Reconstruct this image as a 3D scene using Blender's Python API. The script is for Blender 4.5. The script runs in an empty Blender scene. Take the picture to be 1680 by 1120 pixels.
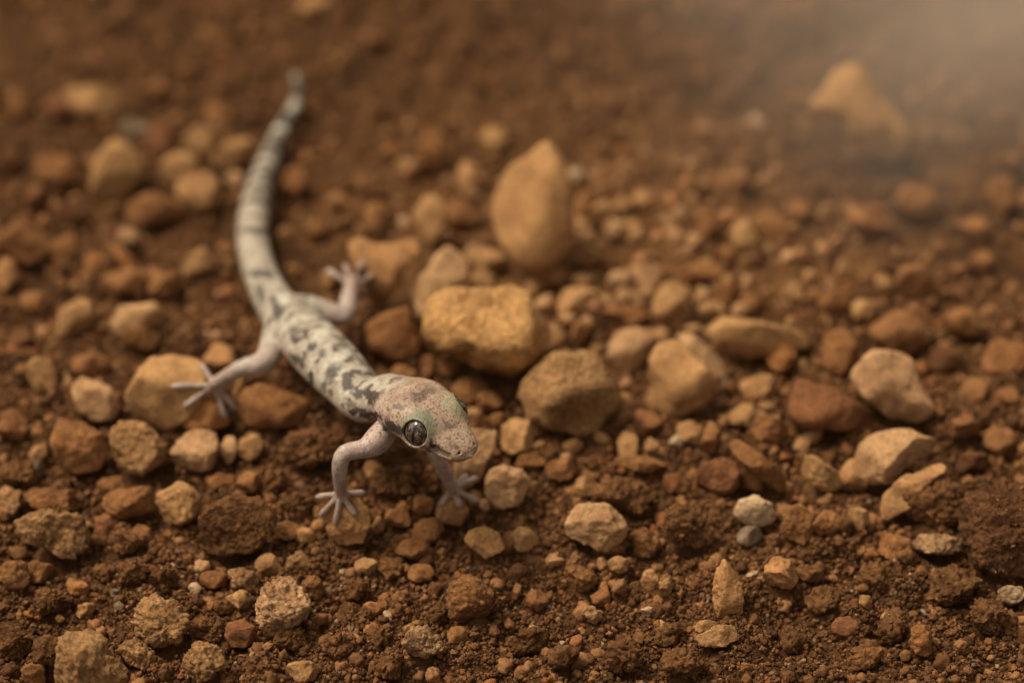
import bpy, bmesh, math, random
import numpy as np
from mathutils import Vector, Matrix
from mathutils.bvhtree import BVHTree

random.seed(7)
rng = np.random.default_rng(7)
MM = 0.001
SC = bpy.context.scene
COL = SC.collection

# ------------------------------------------------------------------ camera
TH = math.radians(39.0)          # camera looks down by this much
FPX = 4800.0                     # focal length in photograph pixels (1680 wide)
DC = 360.0                       # mm from lens to the ground at the picture centre
HC = DC * math.sin(TH)
CAMP = np.array([0.0, -DC * math.cos(TH), HC])
FWD = np.array([0.0, math.cos(TH), -math.sin(TH)])
RGT = np.array([1.0, 0.0, 0.0])
CUP = np.array([0.0, math.sin(TH), math.cos(TH)])
FOCUS = 326.0

cam = bpy.data.cameras.new("camera")
cam.sensor_width = 36.0
cam.lens = 36.0 * FPX / 1680.0
cam.clip_start = 0.01
cam.clip_end = 50.0
cam.dof.use_dof = True
cam.dof.focus_distance = FOCUS * MM
cam.dof.aperture_fstop = 9.0
cam.dof.aperture_blades = 0
camo = bpy.data.objects.new("camera", cam)
COL.objects.link(camo)
camo.location = Vector(CAMP * MM)
camo.rotation_euler = (math.pi / 2 - TH, 0, 0)
SC.camera = camo

# ------------------------------------------------------------------ sky, sun, exposure
SUN_EL, SUN_AZ = math.radians(60), math.radians(-68)   # azimuth from +Y (into the picture) towards +X
world = bpy.data.worlds.new("World")
SC.world = world
world.use_nodes = True
wn = world.node_tree
bg = wn.nodes["Background"]
sky = wn.nodes.new("ShaderNodeTexSky")
sky.sky_type = 'NISHITA'
sky.sun_disc = False
sky.sun_elevation = SUN_EL
sky.sun_rotation = SUN_AZ
sky.air_density = 1.0
sky.dust_density = 6.0
sky.ozone_density = 0.6
hs = wn.nodes.new("ShaderNodeHueSaturation")      # overcast: the sky is nearly grey
hs.inputs["Saturation"].default_value = 0.05
wt = wn.nodes.new("ShaderNodeMix"); wt.data_type = 'RGBA'; wt.blend_type = 'MULTIPLY'
wt.inputs[0].default_value = 1.0; wt.inputs[7].default_value = (1.0, 0.90, 0.76, 1)   # warm white balance of the picture
wn.links.new(sky.outputs[0], hs.inputs["Color"])
wn.links.new(hs.outputs[0], wt.inputs[6])
wn.links.new(wt.outputs[2], bg.inputs[0])
bg.inputs[1].default_value = 0.07

sun = bpy.data.lights.new("sun", 'SUN')
sun.energy = 1.5
sun.angle = math.radians(15)
sun.color = (1.0, 0.85, 0.64)
suno = bpy.data.objects.new("sun", sun)
COL.objects.link(suno)
sd = Vector((math.sin(SUN_AZ) * math.cos(SUN_EL), math.cos(SUN_AZ) * math.cos(SUN_EL), math.sin(SUN_EL)))
suno.rotation_euler = sd.to_track_quat('Z', 'Y').to_euler()
suno.location = sd * 1.0

SC.view_settings.view_transform = 'Standard'
SC.view_settings.look = 'None'
SC.view_settings.gamma = 1.0
SC.view_settings.use_curve_mapping = False
SC.view_settings.exposure = 0.95
SC.render.engine = 'CYCLES'
SC.cycles.use_denoising = True
SC.cycles.max_bounces = 8
SC.cycles.volume_bounces = 1

# ------------------------------------------------------------------ pixel <-> place
def ray(px, py):
    return FWD + RGT * ((px - 840.0) / FPX) - CUP * ((py - 560.0) / FPX)

def at_z(px, py, z):
    d = ray(px, py)
    return CAMP + d * ((z - CAMP[2]) / d[2])

def project(P):
    q = P - CAMP
    t = q @ FWD
    return 840 + FPX * (q @ RGT) / t, 560 - FPX * (q @ CUP) / t, t

# ------------------------------------------------------------------ noise
_G = rng.normal(size=(256, 3)); _G /= np.linalg.norm(_G, axis=1)[:, None]
_PERM = rng.permutation(256)
def _h(ix, iy, iz, s):
    return _PERM[(_PERM[(_PERM[(ix + s * 17) & 255] + iy) & 255] + iz) & 255]

def pnoise(P, seed=0):
    P = np.asarray(P, dtype=np.float64)
    F = np.floor(P); f = P - F; I = F.astype(np.int64)
    w = f * f * f * (f * (f * 6 - 15) + 10)
    out = np.zeros(len(P))
    for dx in (0, 1):
        wx = w[:, 0] if dx else 1 - w[:, 0]
        for dy in (0, 1):
            wy = w[:, 1] if dy else 1 - w[:, 1]
            for dz in (0, 1):
                wz = w[:, 2] if dz else 1 - w[:, 2]
                g = _G[_h(I[:, 0] + dx, I[:, 1] + dy, I[:, 2] + dz, seed)]
                out += wx * wy * wz * (g[:, 0] * (f[:, 0] - dx) + g[:, 1] * (f[:, 1] - dy) + g[:, 2] * (f[:, 2] - dz))
    return out * 1.6

def fbm(P, octv=4, seed=0, gain=0.5):
    a, s, o = 1.0, 1.0, 0.0
    for i in range(octv):
        o = o + a * pnoise(P * s, seed + i)
        a *= gain; s *= 2.03
    return o

def worley2(X, Y, seed):
    I, J = np.floor(X).astype(np.int64), np.floor(Y).astype(np.int64)
    best = np.full(len(X), 9.0); val = np.zeros(len(X))
    for dx in (-1, 0, 1):
        for dy in (-1, 0, 1):
            h = _h(I + dx, J + dy, 0 * I, seed)
            cx = I + dx + (_PERM[h] / 255.0); cy = J + dy + (_PERM[(h + 77) & 255] / 255.0)
            d = (X - cx) ** 2 + (Y - cy) ** 2
            m = d < best
            best = np.where(m, d, best); val = np.where(m, h / 255.0, val)
    return np.sqrt(best), val

def sstep(a, b, x):
    t = np.clip((x - a) / (b - a), 0, 1)
    return t * t * (3 - 2 * t)

# ------------------------------------------------------------------ terrain
def terrain(x, y):
    x = np.atleast_1d(np.asarray(x, float)); y = np.atleast_1d(np.asarray(y, float))
    P = np.stack([x / 38, y / 38, 0 * x], 1)
    base = 0.19 * np.clip(y + 16, -60, 0) + 0.012 * np.clip(y, 0, 200)
    return base + 1.1 * pnoise(P, 3)

def soil_height(x, y):
    z = terrain(x, y)
    P = np.stack([x / 9, y / 9, 0 * x], 1)
    z = z + 0.9 * fbm(P, 3, 11)
    d, v = worley2(x / 4.2 + 0.2 * pnoise(P * 3, 5), y / 4.2, 21)
    z = z + (0.3 + 0.9 * v) * np.clip(0.62 - d, 0, 1) ** 0.7 * 2.1
    d3, v3 = worley2(x / 8.5 + 0.25 * pnoise(P * 2, 6), y / 8.5 + 0.25 * pnoise(P * 2, 8), 25)
    z = z + (0.1 + 0.9 * v3) * np.clip(0.6 - d3, 0, 1) ** 0.7 * 2.6
    d2, v2 = worley2(x / 1.3, y / 1.3, 31)
    z = z + (0.2 + 0.5 * v2) * np.clip(0.6 - d2, 0, 1) ** 0.7 * 0.8
    z = z + 0.22 * fbm(np.stack([x / .9, y / .9, 0 * x], 1), 2, 41)
    return z - 1.7

def tz(x, y):
    return float(terrain(x, y)[0])

# ------------------------------------------------------------------ materials
def mat(name):
    m = bpy.data.materials.new(name); m.use_nodes = True
    nt = m.node_tree
    return m, nt, nt.nodes["Principled BSDF"]

def node(nt, typ, **kw):
    n = nt.nodes.new(typ)
    for k, v in kw.items():
        if k in n.inputs: n.inputs[k].default_value = v
        else: setattr(n, k, v)
    return n

def mixrgb(nt, blend, fac, a, b):
    n = nt.nodes.new("ShaderNodeMix"); n.data_type = 'RGBA'; n.blend_type = blend
    for sock, val in ((n.inputs[0], fac), (n.inputs[6], a), (n.inputs[7], b)):
        if isinstance(val, bpy.types.NodeSocket): nt.links.new(val, sock)
        elif isinstance(val, (tuple, list)): sock.default_value = (*val[:3], 1)
        else: sock.default_value = val
    return n.outputs[2]

def ramp(nt, fac, stops):
    r = nt.nodes.new("ShaderNodeValToRGB")
    e = r.color_ramp.elements
    while len(e) > 1: e.remove(e[-1])
    for i, (p, c) in enumerate(stops):
        el = e[0] if i == 0 else e.new(p)
        el.position = p
        el.color = (*c, 1) if len(c) == 3 else c
    nt.links.new(fac, r.inputs[0])
    return r.outputs[0]

def grey(v): return (v, v, v)

def make_soil():
    m, nt, b = mat("soil")
    tc = node(nt, "ShaderNodeTexCoord")
    n1 = node(nt, "ShaderNodeTexNoise", Scale=160.0, Detail=6.0, Roughness=0.65)
    n2 = node(nt, "ShaderNodeTexNoise", Scale=1500.0, Detail=5.0, Roughness=0.7)
    nt.links.new(tc.outputs["Object"], n1.inputs["Vector"]); nt.links.new(tc.outputs["Object"], n2.inputs["Vector"])
    c1 = ramp(nt, n1.outputs[0], [(0.30, (.056, .023, .0076)), (0.5, (.106, .045, .0147)), (0.70, (.175, .079, .028))])
    bright_midv = node(nt, "ShaderNodeVectorMath", operation='SUBTRACT'); bright_midv.inputs[1].default_value = (.012, .008, 0)  # brighter middle of the view painted into the soil, with an ochre tint
    nt.links.new(tc.outputs["Object"], bright_midv.inputs[0])
    dl = node(nt, "ShaderNodeVectorMath", operation='LENGTH'); nt.links.new(bright_midv.outputs[0], dl.inputs[0])
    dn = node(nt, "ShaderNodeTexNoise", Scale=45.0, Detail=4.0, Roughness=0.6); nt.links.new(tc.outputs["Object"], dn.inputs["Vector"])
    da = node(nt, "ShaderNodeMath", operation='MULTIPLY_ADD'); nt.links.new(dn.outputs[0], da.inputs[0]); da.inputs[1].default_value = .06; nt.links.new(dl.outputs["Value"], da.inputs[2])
    dry = node(nt, "ShaderNodeMapRange"); dry.inputs[1].default_value = .085; dry.inputs[2].default_value = .04  # mask: full in the painted bright middle, fading outwards
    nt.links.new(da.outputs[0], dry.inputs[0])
    bright_midc = ramp(nt, n1.outputs[0], [(0.30, (.125, .055, .019)), (0.5, (.20, .092, .033)), (0.70, (.28, .138, .054))])  # ochre soil tones, raised to paint the brighter middle
    c1 = mixrgb(nt, 'MIX', dry.outputs[0], c1, bright_midc)
    c2 = ramp(nt, n2.outputs[0], [(0.3, grey(.55)), (0.55, grey(1.0)), (0.75, grey(1.45))])
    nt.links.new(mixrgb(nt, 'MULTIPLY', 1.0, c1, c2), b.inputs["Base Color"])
    b.inputs["Roughness"].default_value = 0.95
    b.inputs["Specular IOR Level"].default_value = 0.2
    bp = node(nt, "ShaderNodeBump", Strength=1.0, Distance=0.0009)
    nt.links.new(n2.outputs[0], bp.inputs["Height"]); nt.links.new(bp.outputs[0], b.inputs["Normal"])
    return m

def make_stone(name, bump=0.6, pit=0.5, vary=0.35):
    m, nt, b = mat(name)
    tc = node(nt, "ShaderNodeTexCoord"); oi = node(nt, "ShaderNodeObjectInfo")
    off = node(nt, "ShaderNodeVectorMath", operation='MULTIPLY_ADD')
    comb = node(nt, "ShaderNodeCombineXYZ")
    for i in range(3): nt.links.new(oi.outputs["Random"], comb.inputs[i])
    nt.links.new(comb.outputs[0], off.inputs[0]); off.inputs[1].default_value = (3, 5, 7)
    nt.links.new(tc.outputs["Object"], off.inputs[2])
    big = node(nt, "ShaderNodeTexNoise", Scale=330.0, Detail=5.0, Roughness=0.6)
    fine = node(nt, "ShaderNodeTexNoise", Scale=2600.0, Detail=4.0, Roughness=0.7)
    mid = node(nt, "ShaderNodeTexVoronoi", Scale=1300.0)
    spot = node(nt, "ShaderNodeTexVoronoi", Scale=620.0)
    for n in (big, fine, mid, spot): nt.links.new(off.outputs[0], n.inputs["Vector"])
    tint = ramp(nt, big.outputs[0], [(0.28, (1 - vary * 1.2, 1 - vary * 1.5, 1 - vary * 1.65)), (0.5, grey(1.0)), (0.72, (1 + vary, 1 + vary * .95, 1 + vary * .9))])
    c = mixrgb(nt, 'MULTIPLY', 1.0, oi.outputs["Color"], tint)
    g = ramp(nt, fine.outputs[0], [(0.30, grey(.62)), (0.5, grey(1.0)), (0.72, grey(1.28))])
    c = mixrgb(nt, 'MULTIPLY', 1.0, c, g)
    crk = ramp(nt, mid.outputs['Distance'], [(0.0, grey(1.12)), (0.42, grey(1.0)), (0.62, grey(1 - pit * .22))])
    c = mixrgb(nt, 'MULTIPLY', 1.0, c, crk)
    sp = ramp(nt, spot.outputs["Distance"], [(0.0, grey(.55)), (0.11, grey(.45)), (0.19, grey(0))])
    spc = nt.nodes.new("ShaderNodeSeparateColor"); nt.links.new(spot.outputs["Color"], spc.inputs[0])
    gate = node(nt, "ShaderNodeMath", operation='GREATER_THAN'); gate.inputs[1].default_value = 0.62
    nt.links.new(spc.outputs[0], gate.inputs[0])
    mm_ = node(nt, "ShaderNodeMath", operation='MULTIPLY'); nt.links.new(sp, mm_.inputs[0]); nt.links.new(gate.outputs[0], mm_.inputs[1])
    c = mixrgb(nt, 'MIX', mm_.outputs[0], c, (.05, .035, .026))
    nt.links.new(c, b.inputs["Base Color"])
    b.inputs["Roughness"].default_value = 0.93
    b.inputs["Specular IOR Level"].default_value = 0.2
    h1 = node(nt, "ShaderNodeMath", operation='MULTIPLY_ADD'); nt.links.new(mid.outputs["Distance"], h1.inputs[0]); h1.inputs[1].default_value = -pit
    nt.links.new(fine.outputs[0], h1.inputs[2])
    bp = node(nt, "ShaderNodeBump", Strength=bump, Distance=0.0006)
    nt.links.new(h1.outputs[0], bp.inputs["Height"]); nt.links.new(bp.outputs[0], b.inputs["Normal"])
    return m

def make_crumb(name="soil_crumb", stops=None):
    m, nt, b = mat(name)
    oi = node(nt, "ShaderNodeObjectInfo"); tc = node(nt, "ShaderNodeTexCoord")
    c = ramp(nt, oi.outputs["Random"], stops or [(0.0, (.050, .020, .0066)), (0.35, (.098, .041, .0135)), (0.65, (.150, .066, .0225)),
                                        (0.86, (.215, .098, .035)), (0.92, (.24, .085, .024)), (0.96, (.29, .145, .06)), (0.985, (.15, .100, .062)), (1.0, (.38, .26, .15))])
    n = node(nt, "ShaderNodeTexNoise", Scale=2.2, Detail=5.0, Roughness=0.7)
    nt.links.new(tc.outputs["Object"], n.inputs["Vector"])
    g = ramp(nt, n.outputs[0], [(0.3, grey(.6)), (0.5, grey(1)), (0.7, grey(1.35))])
    nt.links.new(mixrgb(nt, 'MULTIPLY', 1.0, c, g), b.inputs["Base Color"])
    b.inputs["Roughness"].default_value = 0.92
    b.inputs["Specular IOR Level"].default_value = 0.25
    bp = node(nt, "ShaderNodeBump", Strength=0.6, Distance=0.0002)
    nt.links.new(n.outputs[0], bp.inputs["Height"]); nt.links.new(bp.outputs[0], b.inputs["Normal"])
    return m

M_SOIL = make_soil()
M_STONE = make_stone("weathered_stone", 0.55, 0.35, 0.28)
M_ROUGH = make_stone("rough_stone", 0.9, 0.9, 0.38)
M_CRUMB = make_crumb()
M_GRIT = make_crumb("grit", [(0.0, (.070, .029, .010)), (0.3, (.120, .051, .017)), (0.6, (.175, .079, .028)), (0.84, (.28, .135, .053)), (0.93, (.22, .08, .026)), (1.0, (.38, .21, .095))])
M_TANGRAIN = make_crumb("tan_grain", [(0.0, (.21, .108, .044)), (0.4, (.31, .165, .07)), (0.8, (.38, .21, .095)), (0.93, (.40, .17, .06)), (0.97, (.12, .085, .06)), (1.0, (.50, .35, .2))])

# ------------------------------------------------------------------ mesh helper
def mesh_from(name, V, F, material=None, smooth=True):
    me = bpy.data.meshes.new(name)
    V = np.asarray(V, dtype=np.float32); F = np.asarray(F, dtype=np.int32)
    k = F.shape[1]
    me.vertices.add(len(V)); me.vertices.foreach_set("co", V.ravel())
    me.loops.add(F.size); me.loops.foreach_set("vertex_index", F.ravel())
    me.polygons.add(len(F)); me.polygons.foreach_set("loop_start", np.arange(0, F.size, k, dtype=np.int32))
    me.polygons.foreach_set("use_smooth", np.full(len(F), smooth))
    me.update(calc_edges=True)
    if material: me.materials.append(material)
    return me

_ICO = {}
def ico(n):
    if n not in _ICO:
        bm = bmesh.new(); bmesh.ops.create_icosphere(bm, subdivisions=n, radius=1.0)
        V = np.array([v.co[:] for v in bm.verts]); F = np.array([[v.index for v in f.verts] for f in bm.faces]); bm.free()
        V /= np.linalg.norm(V, axis=1)[:, None]
        _ICO[n] = (V, F)
    return _ICO[n]

# ------------------------------------------------------------------ ground sheet
def axis(lo, hi, step, far):
    core = list(np.arange(lo, hi, step))
    out, s, p = [], step, hi
    while p < far: out.append(p); s *= 1.28; p += s
    left, s, p = [], step, lo - step
    while p > -far: left.append(p); s *= 1.28; p -= s
    return np.array(left[::-1] + core + out)

gx = axis(-80, 80, 0.42, 1500); gy = axis(-72, 100, 0.42, 1500)
X, Y = np.meshgrid(gx, gy)
Zg = soil_height(X.ravel(), Y.ravel())
GV = np.stack([X.ravel(), Y.ravel(), Zg], 1)
nx, ny = len(gx), len(gy)
ii = (np.arange(ny - 1)[:, None] * nx + np.arange(nx - 1)[None, :]).ravel()
GF = np.stack([ii, ii + 1, ii + nx + 1, ii + nx], 1)
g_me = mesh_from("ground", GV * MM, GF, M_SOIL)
ground = bpy.data.objects.new("ground", g_me); COL.objects.link(ground)
ground["kind"] = "structure"; ground["label"] = "brown crumbly bare soil strewn with stones"

# ------------------------------------------------------------------ stones
TONES = {   # base colours of the dry stones
    'tan': (.355, .190, .078), 'pale': (.42, .24, .115), 'ochre': (.385, .195, .076), 'cream': (.60, .33, .125), 'brown': (.235, .105, .038),
    'dark': (.12, .051, .019), 'rust': (.185, .076, .031), 'orange': (.31, .135, .046), 'grey': (.20, .135, .085),
    'white': (.48, .32, .18), 'clod': (.175, .079, .028)}
TONE_WORD = {'tan': 'tan', 'pale': 'pale beige', 'ochre': 'ochre', 'cream': 'cream', 'brown': 'brown', 'dark': 'dark brown', 'rust': 'rusty red-brown',
             'orange': 'orange', 'grey': 'grey', 'white': 'whitish', 'clod': 'brown crumbly'}

def outline_radius(poly):
    P = np.array(poly, float); n = len(P)
    pts = []
    for i in range(n):       # closed Catmull-Rom, so corners stay but edges bow
        p0, p1, p2, p3 = P[i - 1], P[i], P[(i + 1) % n], P[(i + 2) % n]
        for t in np.linspace(0, 1, 12, endpoint=False):
            cr = 0.5 * (2 * p1 + (p2 - p0) * t + (2 * p0 - 5 * p1 + 4 * p2 - p3) * t * t + (3 * p1 - p0 - 3 * p2 + p3) * t ** 3)
            ln = p1 * (1 - t) + p2 * t
            pts.append(0.5 * cr + 0.5 * ln)
    pts = np.array(pts)
    a = np.arctan2(pts[:, 1], pts[:, 0]); r = np.hypot(pts[:, 0], pts[:, 1])
    o = np.argsort(a); a, r = a[o], r[o]
    return np.concatenate([a - 2 * np.pi, a, a + 2 * np.pi]), np.concatenate([r, r, r])

def stone_shape(poly, level, seed, rough, depth=0.8, facets=8, flatn=0.8):
    """closed stone whose outline in its broad plane (x, y in mm) is poly; z is its thickness"""
    D, F = ico(level)
    rs = np.random.default_rng(seed)
    a, r = outline_radius(poly)
    mean = float(np.mean(r))
    R = np.interp(np.arctan2(D[:, 1], D[:, 0]), a, r)
    c = np.hypot(D[:, 0], D[:, 1])
    cc = np.maximum(c, 1e-6)
    k = c ** 0.72
    mix = sstep(0.0, 0.6, c)
    Rm = mean * (1 - mix) + R * mix
    P = np.stack([D[:, 0] / cc * Rm * k, D[:, 1] / cc * Rm * k, np.sign(D[:, 2]) * np.abs(D[:, 2]) ** 0.85 * mean * depth], 1)
    for i in range(facets):
        n = rs.normal(size=3); n[2] = abs(n[2]) * 1.2 + flatn
        if i % 3 == 2: n[2] *= -1
        n /= np.linalg.norm(n)
        sup = np.max(P @ n)
        h = sup * rs.uniform(0.5, 0.86)
        P = P - n * (np.maximum(0, P @ n - h) * 0.97)[:, None]
    off = rs.uniform(0, 90, 3)
    nd = P / np.maximum(np.linalg.norm(P, axis=1), 1e-6)[:, None]
    sc = mean * 0.75
    amp = (0.085 if flatn > .9 else 0.12) + 0.06 * rough
    P = P + nd * (mean * amp * fbm(P / sc + off, 3, 50))[:, None]
    if level >= 4:
        fine = fbm(P / 0.75 + off, 3, 60, 0.6)
        P = P + nd * (0.06 + 0.22 * rough) * fine[:, None] * min(1.0, mean / 2.5)
        if rough > 0.5:      # pits and grains
            w = np.abs(pnoise(P / 1.1 + off, 70))
            P = P - nd * (0.32 * rough * np.clip(0.2 - w, 0, 1) / 0.2)[:, None]
    return P, F

STONES = []      # dicts: obj, px, py, r(px), tone
CAMROT = np.stack([RGT, CUP, -FWD], 1)     # stone plane -> place

def stone_name(rough):
    return "soil_clod" if rough >= 1.2 else "stone"

def add_stone(poly_px, tone, rough=0.3, label=None, seed=0, depth=0.8, sit=0.84, category=None, group=None, lift=0.0, facets=8):
    pp = np.array(poly_px, float)
    lo, hi = pp.min(0), pp.max(0)
    cpx = (lo + hi) / 2
    wpx = (hi - lo)
    # distance: the stone rests on the soil
    z = 2.0
    for _ in range(6):
        c = at_z(cpx[0], cpx[1], z)
        t = (c - CAMP) @ FWD
        mmpp = t / FPX
        hy = wpx[1] / 2 * mmpp; mean = (wpx[0] + wpx[1]) / 4 * mmpp
        half = math.hypot(hy * math.cos(TH), mean * depth * math.sin(TH))
        zb = tz(c[0], c[1])
        if max(wpx) < 64: zb = max(zb - 0.8, min(zb + 1.2, float(soil_height(c[:1], c[1:2])[0])))
        z = zb + half * sit + lift
    c = at_z(cpx[0], cpx[1], z)
    poly = np.stack([(pp[:, 0] - cpx[0]) * mmpp, -(pp[:, 1] - cpx[1]) * mmpp], 1)
    size = float(max(wpx))
    sharp = cpx[1] > 700
    level = 5 if (size > 58 and sharp) else 4 if size > 44 or (sharp and size > 30) else 3
    P, F = stone_shape(poly, level, seed + 100, rough, depth, facets, 0.95 if label else 0.6)
    W = P @ CAMROT.T
    me = mesh_from("stone", W * MM, F, M_ROUGH if rough > 0.5 else M_STONE)
    nm = stone_name(rough)
    o = bpy.data.objects.new(nm, me); COL.objects.link(o)
    o.location = Vector(c * MM)
    base = np.array(TONES[tone]); rs = np.random.default_rng(seed + 5)
    col = base * rs.uniform(0.9, 1.1) * rs.uniform(0.985, 1.015, 3)
    o.color = (*col, 1)
    STONES.append(dict(o=o, px=cpx[0], py=cpx[1], w=wpx[0], h=wpx[1], tone=tone, label=label, rough=rough, c=c, W=W, F=F, group=group,
                       cat=category or ("clod" if nm == "soil_clod" else "stone")))
    return o

def ell(cx, cy, w, h, ang=0, seed=0):
    rs = np.random.default_rng(seed + 900)
    n = int(rs.integers(7, 10)); a0 = rs.uniform(0, 6.28)
    out = []
    for i in range(n):
        a = a0 + 2 * math.pi * i / n + rs.uniform(-.18, .18)
        k = rs.uniform(0.88, 1.10)
        x, y = w / 2 * math.cos(a) * k, h / 2 * math.sin(a) * k
        ca, sa = math.cos(math.radians(ang)), math.sin(math.radians(ang))
        out.append((cx + x * ca - y * sa, cy + x * sa + y * ca))
    return out

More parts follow.
